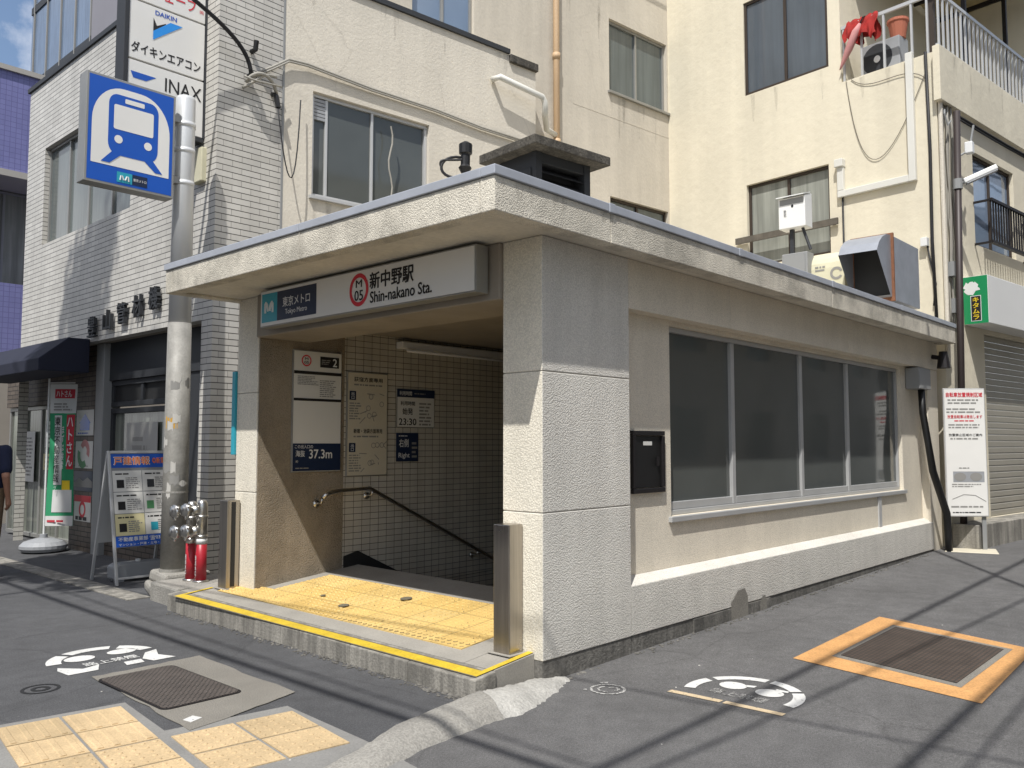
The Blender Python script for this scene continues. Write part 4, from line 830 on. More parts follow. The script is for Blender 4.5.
MB().box(-.01, 3.55, -.03, .035, 7.222, 7.29, FCr).build('coping', 'darkgrey', cr); MB().box(3.55, 4.10, -.2, .05, 7.10, 7.218, FCr).build('ledge', 'greyconc', cr, bevel=.01)
MB().box(3.45, 8.6, -.28, .0, 9.4, 9.5, FCm).box(5.2, 8.6, -.05, .003, 7.02, 7.035, FCm).build('wall_joint', 'cream2', cr)
mb = MB(); mb.tube([FCm(4.76, .07, 3), FCm(4.76, .07, 14)], .05, 12); dp = mb.build('downpipe', 'pipe_tan', cr, smooth=True); mb = MB()
for z in (4.6, 6.2, 7.6): mb.tube([FCm(4.76, .07, z), FCm(4.76, .07, z+.1)], .062, 12)
mb.build('collar', 'pipe_tan', dp, smooth=True)
mb = MB(); mb.tube([FCr(3.22, .02, 6.74), FCr(3.24, .16, 6.74), FCr(4.05, .18, 6.66), FCr(4.10, .18, 6.6), FCr(4.11, .18, 6.45), FCr(4.16, .12, 6.42), FCr(4.5, -.2, 6.38), FCr(4.74, -.25, 6.36)], .045, 10); mb.build('branch_pipe', 'pipe_white', cr, smooth=True)
def streaks(parent, fr, u0, u1, w1, L, n, count, seed):
    rq = random.Random(seed)
    for i in range(count):
        u = rq.uniform(u0, u1); w_ = rq.uniform(.012, .05); l_ = L*rq.uniform(.3, 1.); mb = MB()
        poly(mb, fr, [(u-w_, w1), (u+w_, w1), (u+w_*.6, w1-l_*.6), (u+w_*.1, w1-l_), (u-w_*.3, w1-l_*.95), (u-w_*.7, w1-l_*.5)], n); mb.build('rain_stain', 'stain', parent)
wc = thing('wall_cable', 'pale cable strung along the beige wall above the sliding window', 'cable', FCr(1.8, .02, 6)); mb = MB(); pts = [FCr(-.40, .03, 5.75), FCr(-.15, .05, 5.92), FCr(.05, .05, 6.07), FCr(.3, .04, 6.09), FCr(1.2, .03, 6.04), FCr(2.2, .03, 6.03), FCr(3.0, .03, 5.98), FCr(3.9, .03, 5.97)]
mb.tube(pts, .016, 8); mb.tube([p+V((0, 0, -.03))-B*.01 for p in pts], .012, 8); mb.build('strand', 'cablegrey', wc, smooth=True)
mb = MB(); mb.tube([FCr(1.50+.03*math.sin(i*1.1), .03, 5.62-i*.115) for i in range(13)], .011, 6); mb.build('window_cable', 'cablegrey', label='thin white cable hanging loosely across the sliding window glass', cat='cable')
bc = thing('cable_fixing', 'tangle of cable ties and clamps on the tiled corner wall', 'cable fixing', (5.0, 8.7, 5.6)); mb = MB()
mb.tube(bez((4.93, 8.66, 5.62), (4.95, 8.5, 5.75), (5.2, 8.55, 5.8), (5.33, 8.66, 5.6)), .02, 8); mb.tube(bez((4.9, 8.68, 5.55), (5.0, 8.5, 5.6), (5.1, 8.6, 5.8), (5.3, 8.62, 5.78)), .016, 8); mb.tube(bez((4.88, 8.6, 5.66), (4.98, 8.5, 5.58), (5.15, 8.58, 5.66), (5.36, 8.6, 5.68)), .012, 8); mb.build('tie', 'cablegrey', bc, smooth=True)
for pc in ([(5.02, 8.7, 6.02), (5.02, 8.62, 6.02), (5.02, 8.6, 6.12)], [(5.3, 8.7, 5.6), (5.3, 8.62, 5.56), (5.32, 8.6, 5.42)], [(4.98, 8.7, 5.7), (4.98, 8.6, 5.72)]): MB().tube(pc, .03, 8).build('clamp', 'black', bc)
mb = MB(); mb.tube(bez((5.31, 8.6, 5.45), (5.36, 8.5, 4.6), (5.5, 8.5, 4.0), (5.62, 8.6, 5.6)), .008, 6); mb.build('loop', 'cable', bc, smooth=True)
tk = thing('service_cable', 'thick black cable arching over the shop sign to the tiled corner', 'cable', (4.9, 8.6, 5.7)); mb = MB(); mb.tube(bez((4.97, 8.62, 5.72), (4.93, 8.6, 6.05), (4.45, 8.5, 6.2), (3.3, 8.3, 6.42), 18)+bez((3.2, 8.28, 6.45), (2.0, 8.1, 6.8), (0, 7.6, 7.4), (-2.5, 7.2, 8.2), 12), .024, 8); mb.build('strand', 'cable', tk, smooth=True)

# ------------------------------------------------------------------ yellow apartment building on the right
K = V((12.535, 3.5, 0)); FY = Fr(K, B, -A); FZ = Fr(K, A, -B)     # FY: u runs left, n towards the street; FZ: side street face
yb = thing('yellow_apartment', 'pale yellow apartment building with corner balcony and shuttered shop', 'building', K)
mb = wall(MB(), FY, 0, 5.6, 0, 14, [(1.58, 3.08, 7.30, 8.9), (1.62, 3.08, 4.40, 5.78)], .12)
# cut the corner balcony out of both faces by building them round it
mb = MB(); wall(mb, FY, 0, 1.38, 0, 6.98); wall(mb, FY, 1.38, 5.6, 0, 14, [(1.58, 3.08, 7.30, 8.9), (1.62, 3.08, 4.40, 5.78)], .12); wall(mb, FY, 0, 1.38, 9.6, 14)
wall(mb, FZ, 0, 12, 0, 6.98, [(1.18, 2.80, 4.42, 5.82), (1.36, 4.2, .44, 3.12)], .14); wall(mb, FZ, 3.7, 12, 6.98, 14); wall(mb, FZ, 0, 3.7, 9.6, 14)
mb.quad(FY(0, 0, 6.98), FY(1.38, 0, 6.98), FY(1.38, -3.7, 6.98), FY(0, -3.7, 6.98)); mb.quad(FY(1.38, 0, 6.98), FY(1.38, -3.7, 6.98), FY(1.38, -3.7, 9.6), FY(1.38, 0, 9.6)); mb.quad(FZ(3.7, 0, 6.98), FZ(3.7, -1.38, 6.98), FZ(3.7, -1.38, 9.6), FZ(3.7, 0, 9.6)); mb.quad(FY(0, 0, 9.6), FY(1.38, 0, 9.6), FY(1.38, -3.7, 9.6), FY(0, -3.7, 9.6))
mb.build('wall', 'yellow', yb)
window(yb, FY, 1.58, 3.08, 7.30, 8.9, n=-.05, frame='bronze', pane='glass_dusk'); window(yb, FY, 1.62, 3.08, 4.40, 5.78, n=-.09, frame='bronze', pane='glass_curtain')
window(yb, FZ, 1.18, 2.80, 4.42, 5.82, n=-.09, frame='bronze', pane='glass_blue')
MB().box(-.1, 3.8, .004, .10, 6.24, 7.02, FZ).build('balcony_parapet', 'yellow', yb, bevel=.006)
bl = MB()
bl.box(.0, 1.37, -.05, -.01, 7.80, 7.85, FY)
for u in (.1, .32, .72, 1.06, 1.34): bl.box(u-.014, u+.014, -.045, -.015, 6.985, 7.80, FY)
bl.box(-.05, 3.7, .03, .07, 7.80, 7.85, FZ); bl.box(-.05, 3.7, .035, .065, 7.03, 7.06, FZ)
for i in range(24): bl.box(.02+i*.155, .045+i*.155, .035, .062, 7.06, 7.80, FZ)
bl.build('balcony_railing', 'alu_white', yb)
MB().box(.02, .09, -.12, -.05, 6.985, 9.58, FY).build('balcony_post', 'bronze', yb)
rf = MB(); rf.add([FZ(u, n, 9.15+.02*(int(u*10) % 2)+(-.6-n)*-.12) for u in [0.2+i*.1 for i in range(36)] for n in (.6, -1.3)], [(2*i, 2*i+1, 2*i+3, 2*i+2) for i in range(35)]); rf.build('balcony_roof', 'balcony_roof', yb)
rb = MB()
for u in (.6, 1.5, 2.4, 3.3): rb.box(u, u+.05, -1.3, .6, 8.98, 9.05, FZ)
rb.box(.2, 3.7, .5, .55, 8.9, 8.97, FZ); rb.box(1.5, 1.56, -.2, -.14, 6.99, 9.0, FZ); rb.box(3.2, 3.26, -.2, -.14, 6.99, 9.0, FZ); rb.build('roof_frame', 'iron', yb)
sb = MB()
for i in range(29): sb.prism([FZ(1.362, -.05, .445+i*.092), FZ(1.362, -.035, .455+i*.092), FZ(1.362, -.035, .52+i*.092), FZ(1.362, -.05, .535+i*.092)], A*2.83)
sb.build('shutter', 'shutter', yb)
MB().box(.0, 6, .006, .34, -.2, .435, FZ).build('step', 'kerbc', yb, bevel=.01)
gr_ = MB(); gr_.box(1.14, 3.12, .22, .26, 5.02, 5.06, FZ).box(1.14, 3.12, .2, .26, 4.40, 4.44, FZ)
for i in range(20): gr_.box(1.15+i*.1, 1.17+i*.1, .22, .24, 4.44, 5.02, FZ)
for u in (1.14, 3.09): gr_.box(u, u+.03, .003, .22, 5.02, 5.05, FZ).box(u, u+.03, .003, .2, 4.40, 4.43, FZ)
gr_.build('window_railing', 'iron', yb)
mb = MB(); mb.box(.29, .39, .002, .07, 5.20, 7.06, FY).box(.391, 1.46, .002, .07, 5.20, 5.30, FY).box(1.36, 1.46, .002, .07, 5.301, 5.66, FY); mb.box(1.35, 1.48, .002, .11, 5.66, 5.78, FY); mb.build('pipe_cover', 'pipe_white', yb, bevel=.008)
mb = MB(); mb.tube([FY(1.40, .02, 5.2), FY(1.40, .02, 3.2)], .014, 8); mb.tube([FY(.12, .02, 7.0), FY(.10, .02, 5.6), FY(.11, .03, 4.3), FY(.09, .02, 3.2)], .022, 8); thin = MB(); thin.tube(bez(FY(1.3, .01, 6.97), FY(1.1, .02, 5.2), FY(.75, .02, 5.3), FY(.11, .02, 6.75), 20), .005, 6); thin.tube(bez(FY(1.22, .01, 6.97), FY(.9, .02, 6.6), FY(.4, .02, 7.0), FY(.11, .02, 6.6), 16), .005, 6); thin.build('loose_cable', 'wood', yb, smooth=True); mb.tube([FY(.18, .03, 4.25), FY(.14, .03, 4.0), FY(.08, .03, 3.7), FY(.12, .03, 3.4)], .012, 6)
mb.build('wall_cable', 'cable', yb, smooth=True); MB().box(.16, .25, .002, .09, 4.24, 4.36, FY).build('outdoor_socket', 'white', yb, bevel=.005)
mb = MB()
for i, u in enumerate((.12, .19, .26, .33, .22)): mb.tube([FZ(u+.03*math.sin(j*1.3+i), .03+.02*(i % 2), 3.05+j*.32) for j in range(11)], .012+.004*(i % 2), 6)
mb.build('cable_bundle', 'cablegrey', yb, smooth=True); mb = MB(); mb.box(.08, .24, .03, .12, 3.8, 4.0, FZ).build('cable_box', 'greybox', yb); MB().box(.16, .36, .03, .1, 3.3, 3.5, FZ).build('cable_box', 'greybox', yb); mb = MB(); mb.tube([FZ(.1, .06, 6.15), FZ(.0, .1, 6.05), FZ(.05, .12, 5.9), FZ(.2, .1, 6.0)], .012, 6); mb.build('cable_loop', 'greybox', yb)
mb = MB(); mb.tube([FZ(.02, .03, 2.6), FZ(.02, .04, 7.0)], .03, 8); mb.build('corner_pipe', 'cream', yb)
# loose things on the balcony and wall
ac = thing('air_conditioner', 'grey air conditioner unit standing on the corner balcony', 'air conditioner', FY(.95, -.45, 6.985)); MB().box(.62, 1.22, -.6, -.3, 7.03, 7.55, FY).build('case', 'plasticgrey', ac, bevel=.01); mb = MB(); disc(mb, FY, .96, 7.29, .23, .23, -.297); mb.build('grille', 'darkgrey', ac); mb = MB(); disc(mb, FY, .96, 7.29, .05, .055, -.294); mb.build('hub', 'white', ac); MB().box(.66, .74, -.58, -.32, 6.985, 7.028, FY).box(1.1, 1.18, -.58, -.32, 6.985, 7.028, FY).build('foot', 'black', ac)
rc = thing('hanging_cloth', 'red cloth draped over the balcony railing', 'cloth', FY(1.1, 0, 7.85)); mb = MB(); nu, nv = 36, 14
pt = lambda i, j: FY(.80+.50*i/nu+.02*math.sin(j*.9+i*.5), -.02+.08*math.cos(math.pi*j/nv)+.028*math.sin(i*1.05+j*.25)*abs(j/nv-.5)*2, 7.885+.012*math.sin(i*.8)-.34*abs(j/nv-.5)*2*(1+.18*math.sin(i*.35)))
mb.add([pt(i, j) for j in range(nv+1) for i in range(nu+1)], [(j*(nu+1)+i, j*(nu+1)+i+1, (j+1)*(nu+1)+i+1, (j+1)*(nu+1)+i) for j in range(nv) for i in range(nu)]); mb.build('cloth', 'redcloth', rc, smooth=True)
um = thing('folded_umbrella', 'folded pink umbrella hung on the balcony railing', 'umbrella', FY(1.2, .05, 7.2)); mb = MB(); mb.tube([FY(1.04, .05, 7.76), FY(1.10, .055, 7.65), FY(1.22, .06, 7.42), FY(1.34, .06, 7.2), FY(1.37, .06, 7.15)], [.02, .06, .055, .02, .006], 10); mb.build('canopy', 'pink', um, smooth=True); mb = MB(); mb.tube([FY(1.04, .05, 7.76), FY(1.0, .04, 7.84), FY(1.0, -.03, 7.88), FY(1.02, -.06, 7.84)], .012, 8); mb.build('handle', 'iron', um)
fp = thing('plant_pot', 'terracotta plant pot standing on the air conditioner', 'plant pot', FY(.66, -.4, 7.55)); mb = MB(); mb.tube([FY(.7, -.45, 7.552), FY(.7, -.45, 7.78), FY(.7, -.45, 7.80), FY(.7, -.45, 7.84)], [.1, .14, .155, .155], 16); mb.build('pot', 'terracotta', fp)
tr = thing('timber_rail', 'weathered timber rail fixed across the lower apartment window', 'rail', FY(2.4, .1, 4.85)); mb = MB(); mb.box(1.46, 3.26, .05, .085, 4.80, 4.90, FY); mb.build('plank', 'wood', tr); mb = MB()
for u in (1.52, 3.2): mb.box(u, u+.04, .002, .048, 4.82, 4.88, FY)
mb.build('spacer', 'wood', tr)
gs = thing('green_shop_sign', 'green and white lightbox shop sign above the shutter', 'sign', FZ(2, .2, 3.18)); MB().box(.66, 4.4, .005, .33, 3.18, 3.86, FZ).build('case', 'white', gs, bevel=.008)
FG = Fr(FZ(.656, 0, 0), -B, -A); panel(gs, 'green_end', FG, .008, .328, 3.185, 3.855, 'green', .002); mb = MB(); 
rr = random.Random(3); poly(mb, FG, [(.12+(.10+.035*rr.uniform(-1, 1))*math.cos(6.283*i/22), 3.70+(.085+.03*rr.uniform(-1, 1))*math.sin(6.283*i/22)) for i in range(22)], .004); mb.build('emblem', 'inkwhite', gs)
panel(gs, 'name_border', FG, .10, .24, 3.22, 3.58, 'inkwhite', .004); panel(gs, 'name_field', FG, .108, .232, 3.228, 3.572, 'ink', .005); text(gs, 'lettering', 'キタムラ', FG, .17, 3.40, .085, .31, 'inkyellow', .03, .007, True)
bp = thing('brown_pole', 'thin dark brown pole with street lamp bracket at the corner of the yellow building', 'pole', (12.6, 3.374, .1)); mb = MB(); mb.tube([(12.6, 3.374, .08), (12.68, 3.287, 6.1)], .045, 14); mb.build('shaft', 'brownpole', bp, smooth=True)
sl = thing('street_lamp', 'white tube street lamp clamped on the dark brown pole', 'street lamp', (12.6, 3.3, 5.0)); d_ = (A*.35-B*.6+V((0, 0, .28))).normalized(); p0 = V((12.70, 3.25, 5.08)); fL = Fr(p0, d_, d_.cross(V((0, 0, 1))).normalized(), d_.cross(d_.cross(V((0, 0, 1)))).normalized()*-1)
MB().box(.02, .46, -.05, .05, -.02, .05, fL).build('housing', 'white', sl, bevel=.012); MB().box(.04, .45, -.044, .044, -.04, -.021, fL).build('lens', 'plasticgrey', sl, bevel=.006); mb = MB(); mb.tube([(12.665, 3.303, 5.0), (12.667, 3.301, 5.14)], .06, 12); mb.tube([(12.666, 3.302, 5.07), p0+d_*.05], .02, 8); mb.build('clamp', 'greybox', sl)
cam_ = thing('cable_clamp', 'white cable clamp on short arm near the top of the dark brown pole', 'cable clamp', (12.7, 3.3, 5.5)); mb = MB(); mb.tube([(12.67, 3.297, 5.45), (12.78, 3.17, 5.55), (12.83, 3.12, 5.9)], .015, 8); mb.build('arm', 'greybox', cam_); MB().box(12.73, 12.84, 3.12, 3.22, 5.5, 5.66).build('housing', 'white', cam_, bevel=.01)
sc_ = thing('side_street_cable', 'black cable running from the dark brown pole along the balcony parapet', 'cable', (13, 3.3, 6)); mb = MB(); mb.tube(sag((12.68, 3.26, 6.02), FZ(12, .9, 6.6), .35), .018, 8); mb.tube(sag((12.68, 3.25, 5.97), FZ(12, .8, 6.5), .3), .012, 8); mb.build('strand', 'cable', sc_, smooth=True)

# notice board on legs at the far end of the wall
nbd = thing('street_notice_board', 'white street notice board with red heading on two legs', 'notice board', (12.33, 3.22, .12)); f_h = V((.736, .677, 0)); f_r = V((.677, -.736, 0))
FNb = Fr((12.36, 3.245, 0), f_r, -f_h)
MB().box(-.275, .275, -.03, 0, .55, 2.235, FNb).build('board', 'alu_white', nbd, bevel=.006); panel(nbd, 'face', FNb, -.262, .262, .563, 2.222, 'signwhite', .002)
mb = MB()
for u in (-.26, .20): mb.box(u, u+.055, -.05, -.031, .11, 2.1, FNb)
mb.build('leg', 'greybox', nbd, bevel=.004)
text(nbd, 'lettering', '自転車放置規制区域', FNb, 0, 2.15, .48, .06, 'inkred', .03, .004)
scribble(nbd, FNb, -.22, .22, 2.02, 2.1, 2, 'inkgrey'); scribble(nbd, FNb, -.24, .24, 1.9, 1.98, 2, 'inkgrey', seed=3); text(nbd, 'lettering', '放置自転車は撤去します', FNb, 0, 1.86, .46, .045, 'inkred', .015, .004); scribble(nbd, FNb, -.14, .14, 1.79, 1.82, 1, 'inkred'); scribble(nbd, FNb, -.22, .22, 1.7, 1.77, 2)
text(nbd, 'lettering', '放置禁止区域のご案内', FNb, 0, 1.62, .44, .035, 'ink', .01, .004); scribble(nbd, FNb, -.2, .2, 1.55, 1.59, 1); scribble(nbd, FNb, -.1, .1, 1.17, 1.2, 1)
mp_ = panel(nbd, 'map', FNb, -.18, .23, 1.0, 1.14, 'plasticgrey', .003); mb = MB()
for u in (-.09, .12): disc(mb, FNb, u, 1.07, .08, .055, .005)
mb.build('picture', 'inkgrey', nbd); scribble(nbd, FNb, -.2, .2, .93, .985, 2, 'inkgrey'); mb = MB()
for (a, b) in (((-.2, .78), (-.05, .84)), ((-.05, .84), (.1, .83)), ((.1, .83), (.24, .75))): mb.tube([FNb(a[0], .004, a[1]), FNb(b[0], .004, b[1])], .003, 5)
mb.build('route_lines', 'inkgrey', nbd); scribble(nbd, FNb, -.22, .22, .66, .70, 1); scribble(nbd, FNb, -.2, .2, .59, .62, 1, 'ink')
MB().prism([(12.05, 3.46, .07), (12.42, 3.50, .07), (12.72, 3.02, .07), (12.2, 2.86, .07)], (0, 0, .05)).build('stone_slab', 'stoneslab', bevel=.01, label='pale stone slab under the street notice board', cat='stone slab')

streaks(cr, FCr, .4, 2.1, 4.45, .6, .006, 7, 1); streaks(cr, FCr, .1, 3.5, 7.2, .5, .006, 9, 2); streaks(cr, FCm, 6.1, 7.5, 7.42, .8, .006, 7, 3); streaks(cr, FCm, 4.9, 5.9, 9.3, 1.6, .006, 6, 4)
streaks(yb, FY, 1.65, 3.0, 7.28, .5, .006, 3, 5); streaks(yb, FY, .1, 1.3, 6.96, .5, .006, 3, 6); streaks(yb, FZ, .2, 3.6, 6.98, .5, .106, 9, 7)
FFa = Fr((0, CY0, 0), (1, 0, 0), (0, -1, 0)); streaks(st, FFa, 4.45, 4.78, 3.04, .2, .004, 6, 8); streaks(st, FFa, 8.1, 8.5, 3.04, .18, .004, 5, 9); streaks(st, FFa, 3.5, 4.4, 3.04, .13, .004, 10, 10); streaks(st, FS, 5.2, 6.6, .13+.36, .2, .004-.004+.002, 0, 11)
# ------------------------------------------------------------------ far left
bb = thing('blue_tiled_building', 'blue tiled building beyond the tiled shop at the left edge', 'building', (7, 18, 0)); FBl = Fr((4.4, 18, 0), (1, 0, 0), (0, -1, 0))
mb = wall(MB(), FBl, 0, 6, 0, 8.68, [(.05, 5.5, 4.56, 6.75)], 1.2); mb.quad(FBl(0, 0, 0), FBl(0, -8, 0), FBl(0, -8, 8.68), FBl(0, 0, 8.68)); mb.quad(FBl(0, -1.2, 4.5), FBl(6, -1.2, 4.5), FBl(6, -1.2, 7), FBl(0, -1.2, 7)); mb.build('wall', 'bluetile', bb)
MB().box(-.05, 6, -.3, .05, 8.682, 8.78, FBl).box(.05, 5.5, -1.19, .04, 6.62, 6.745, FBl).build('coping', 'towerconc', bb); window(bb, FBl, .1, 5.4, 4.7, 6.6, cols=5, n=-1.1, frame='greybox', pane='glass_curtain'); MB().box(-.02, 6, .002, .05, 0, 3.2, FBl).build('ground_storey', 'wallgrey', bb)
tw = thing('glass_tower', 'tall grey glass office tower rising behind the tiled shop', 'building', (16, 34, 0)); FTw = Fr((12, 30.6, 0), (0, 1, 0), (-1, 0, 0))
mb = MB(); mb.box(0, 7.9, -9, 0, 0, 27, FTw); mb.build('glass_facade', 'towerglass', tw); mb = MB()
for i in range(6): mb.box(i*1.5, i*1.5+.07, .003, .06, 0, 27, FTw)
mb.build('mullion', 'inkgrey', tw); mb = MB()
for i in range(8): mb.box(-.02, 7.9, .003, .045, 3+i*3.3, 3.3+i*3.3, FTw)
mb.build('floor_band', 'darkgrey', tw); mb = MB(); mb.box(-1.3, -.03, -9, .1, 0, 27, FTw); mb.build('stair_core', 'towerconc', tw)
fs_ = thing('far_shop', 'low pale shop far down the street beyond the navy awning', 'building', (5, 28, 0)); mb = wall(MB(), Fr((3.2, 26, 0), (1, 0, 0), (0, -1, 0)), 0, 9, 0, 5, [(.4, 3, .3, 2.4), (.4, 3, 3, 4.2)], .3); mb.quad((3.2, 26, 0), (3.2, 40, 0), (3.2, 40, 5), (3.2, 26, 5)); mb.build('wall', 'wallgrey', fs_); window(fs_, Fr((3.2, 26, 0), (1, 0, 0), (0, -1, 0)), .4, 3, .3, 2.4, n=-.2)

# ------------------------------------------------------------------ things set in the road
mh = thing('handhole_cover', 'rectangular brown cast iron cover in the concrete patch', 'manhole cover', (2.54, 5.22, 0))
def flat(pts, z, t=.004): return [(x, y, gz(x)+z) for x, y in pts]
mb = MB(); mb.prism(flat(rrect(2.29, 2.79, 4.76, 5.69, .05), .0072), (0, 0, .004)); mb.build('rim', 'iron', mh); mb = MB(); mb.prism(flat(rrect(2.305, 2.775, 4.775, 5.675, .045), .0113), (0, 0, .004)); mb.build('plate', 'castiron', mh)
mb = MB(); mb.prism(flat([(2.30, 4.46), (2.38, 4.49), (2.36, 4.56), (2.29, 4.53)], .0072), (0, 0, .002)); mb.build('paint_mark', 'roadwhite', mh)
oc = thing('orange_framed_cover', 'dark ribbed iron cover with orange painted border in the side street', 'service cover', (6.4, 2.07, .02))
O4 = [(5.50, 1.41), (7.08, 1.46), (7.49, 2.68), (5.75, 2.65)]; I4 = [(5.75, 1.585), (6.975, 1.575), (7.24, 2.485), (5.975, 2.47)]; mb = MB()
for i in range(4): j = (i+1) % 4; mb.quad(*[(x, y, gz(x)+.004) for x, y in (O4[i], O4[j], I4[j], I4[i])])
mb.build('painted_border', 'orange', oc); mb = MB(); mb.prism(flat(I4, .003), (0, 0, .003)); mb.build('rim', 'patchc', oc)
ctr = V((6.485, 2.03)); ip = [tuple(ctr+(V(p)-ctr)*.90) for p in I4]; mb = MB(); mb.prism(flat(ip, .0065), (0, 0, .004)); mb.build('plate', 'ironplate', oc)
def marking(name, label, group=None): return thing(name, label, 'road marking', (0, 0, 0), group)
r = marking('no_smoking_marking', 'round white no smoking marking beside the rectangular iron cover'); r.location = (2.57, 6.25, 0); FR = Fr((2.57, 6.25, .004), (1, 0, 0), (0, 0, 1), (0, 1, 0)); mb = MB()
for (a, b) in ((8, 52), (62, 118), (126, 172)): ring(mb, FR, 0, 0, .27, .365, 0, a, b)
mb.build('ring', 'roadwhite', r); mb = MB(); disc(mb, FR, -.13, .10, .10, .085, 0); disc(mb, FR, .16, .10, .10, .075, 0); poly(mb, FR, [(-.35, -.30), (-.16, -.30), (-.10, -.16), (-.22, -.20), (-.33, -.06), (-.36, -.14)], 0); poly(mb, FR, [(.02, -.32), (.14, -.32), (.16, -.22), (.04, -.22)], 0); poly(mb, FR, [(.20, -.33), (.36, -.33), (.30, -.18), (.36, -.02), (.26, -.06), (.17, -.22)], 0); mb.build('picture', 'roadwhite', r)
text(r, 'lettering', '路上禁煙', FR, -.0, -.11, .36, .10, 'roadwhite', .02, 0)
r = marking('no_smoking_marking', 'round white no smoking marking with beige bar on the side street'); r.location = (4.8, 2.53, 0); FR = Fr((4.80, 2.53, gz(4.8)+.004), (0, -1, 0), (.014, 0, 1), (1, 0, .014)); mb = MB()
for (a, b) in ((-12, 38), (44, 84), (90, 150), (158, 200)): ring(mb, FR, 0, .0, .285, .355, 0, a, b)
mb.build('ring', 'roadwhite', r); mb = MB(); disc(mb, FR, -.12, .10, .085, .075, 0); disc(mb, FR, .12, .10, .085, .075, 0); poly(mb, FR, [(-.06, .16), (.0, .18), (.0, .14), (-.05, .12)], 0); poly(mb, FR, [(.12, .16), (.2, .17), (.2, .20), (.12, .2)], 0); mb.build('picture', 'roadwhite', r)
text(r, 'lettering', '路上禁煙', FR, 0, -.06, .36, .09, 'roadfaint', .0, 0); mb = MB(); mb.quad(FR(-.36, 0, -.27), FR(-.02, 0, -.255), FR(-.02, 0, -.205), FR(-.36, 0, -.22)); mb.quad(FR(.0, 0, -.255), FR(.36, 0, -.245), FR(.36, 0, -.195), FR(.0, 0, -.205)); mb.build('bar', 'roadbeige', r)
r = marking('survey_marking', 'small faint white ring marking near the corner pillar'); r.location = (4.34, 3.19, 0); FR = Fr((4.335, 3.19, .004), (.7, -.7, 0), (0, 0, 1), (.7, .7, 0)); mb = MB(); ring(mb, FR, 0, 0, .095, .112, 0); ring(mb, FR, 0, 0, .05, .065, 0, 100, 260, 20); ring(mb, FR, .03, 0, .03, .045, 0, -80, 120, 20); poly(mb, FR, [(-.02, .13), (.02, .13), (.03, .16), (-.03, .16)], 0); poly(mb, FR, [(-.16, .0), (-.13, .02), (-.13, -.02)], 0); mb.build('ring', 'roadfaint', r)
r = marking('worn_marking', 'worn dark round mark in the asphalt left of the tactile paving'); r.location = (1.97, 5.75, 0); FR = Fr((1.99, 5.76, .003), (1, 0, 0), (0, 0, 1), (0, 1, 0)); mb = MB(); ring(mb, FR, 0, 0, .09, .11, 0); ring(mb, FR, 0, 0, .03, .055, 0); mb.build('ring', 'louvre', r)

def crumbs(name, label, pts, r0, r1, mat, seed):
    rq = random.Random(seed); mb = MB()
    for (x, y, z) in pts:
        r_ = rq.uniform(r0, r1); mb.ball((x, y, z+r_*.3), r_, 5, 4, (rq.uniform(.7, 1.4), rq.uniform(.7, 1.4), .6))
    mb.build(name, mat, kind='stuff', label=label)
rq = random.Random(9); kx2 = lambda y: 3.615+.06*(y-3.6)/4
crumbs('gravel', 'loose dark grit along the foot of the station kerb', [(kx2(y)-abs(rq.gauss(0, .035))-.004, y, 0) for y in [3.7+3.8*rq.random()**1.6 for _ in range(420)]]+[(5.14+x*6.5, 3.55-abs(rq.gauss(0, .03)), gz(5.14+x*6.5)) for x in [rq.random() for _ in range(260)]]+[(4.2+.9*rq.random(), 3.545-abs(rq.gauss(0, .02)), 0) for _ in range(70)], .004, .013, 'skirt', 2)
crumbs('litter', 'tiny pale scraps scattered over the asphalt', [(x, y, gz(x)) for x, y in [(rq.uniform(1.5, 9), rq.uniform(1., 8.)) for _ in range(34)] if not (3.55 < x and y > 3.5)], .003, .008, 'flake', 3)
# tactile slabs in the foreground, each a slab of its own
t8 = math.radians(8); TU = V((math.cos(t8), -math.sin(t8), 0)); TV = V((math.sin(t8), math.cos(t8), 0)); FTt = Fr((2.17, 5.03, 0), TU, V((0, 0, 1)), TV)
bd = MB(); poly(bd, FTt, [(-.75, .07), (.04, .07), (.06, -.58), (.74, -.59), (.80, -1.42), (.80, -2.3), (-.72, -2.3)], .0035); bd.build('mortar_bed', 'mortar', kind='structure')
rows_ = [('bar', (-.63, -.32), (0, -.345)), ('bar', (-.31, 0.), (0, -.345)), ('bar', (-.63, -.32), (-.35, -.69)), ('bar', (-.31, 0.), (-.35, -.69))]
for v0 in (-.70, -1.04, -1.38, -1.72): rows_ += [('dot', (a, b), (v0, v0-.33)) for a, b in ((-.63, -.32), (-.31, 0.), (.05, .38), (.39, .72))]
nm = {}
desc = {(0, 0): 'barred tactile slab at the far left corner of the pale yellow paving', (1, 0): 'barred tactile slab nearest the iron cover', (0, 1): 'barred tactile slab on the left in the second row', (1, 1): 'barred tactile slab touching the dotted slabs in the second row'}
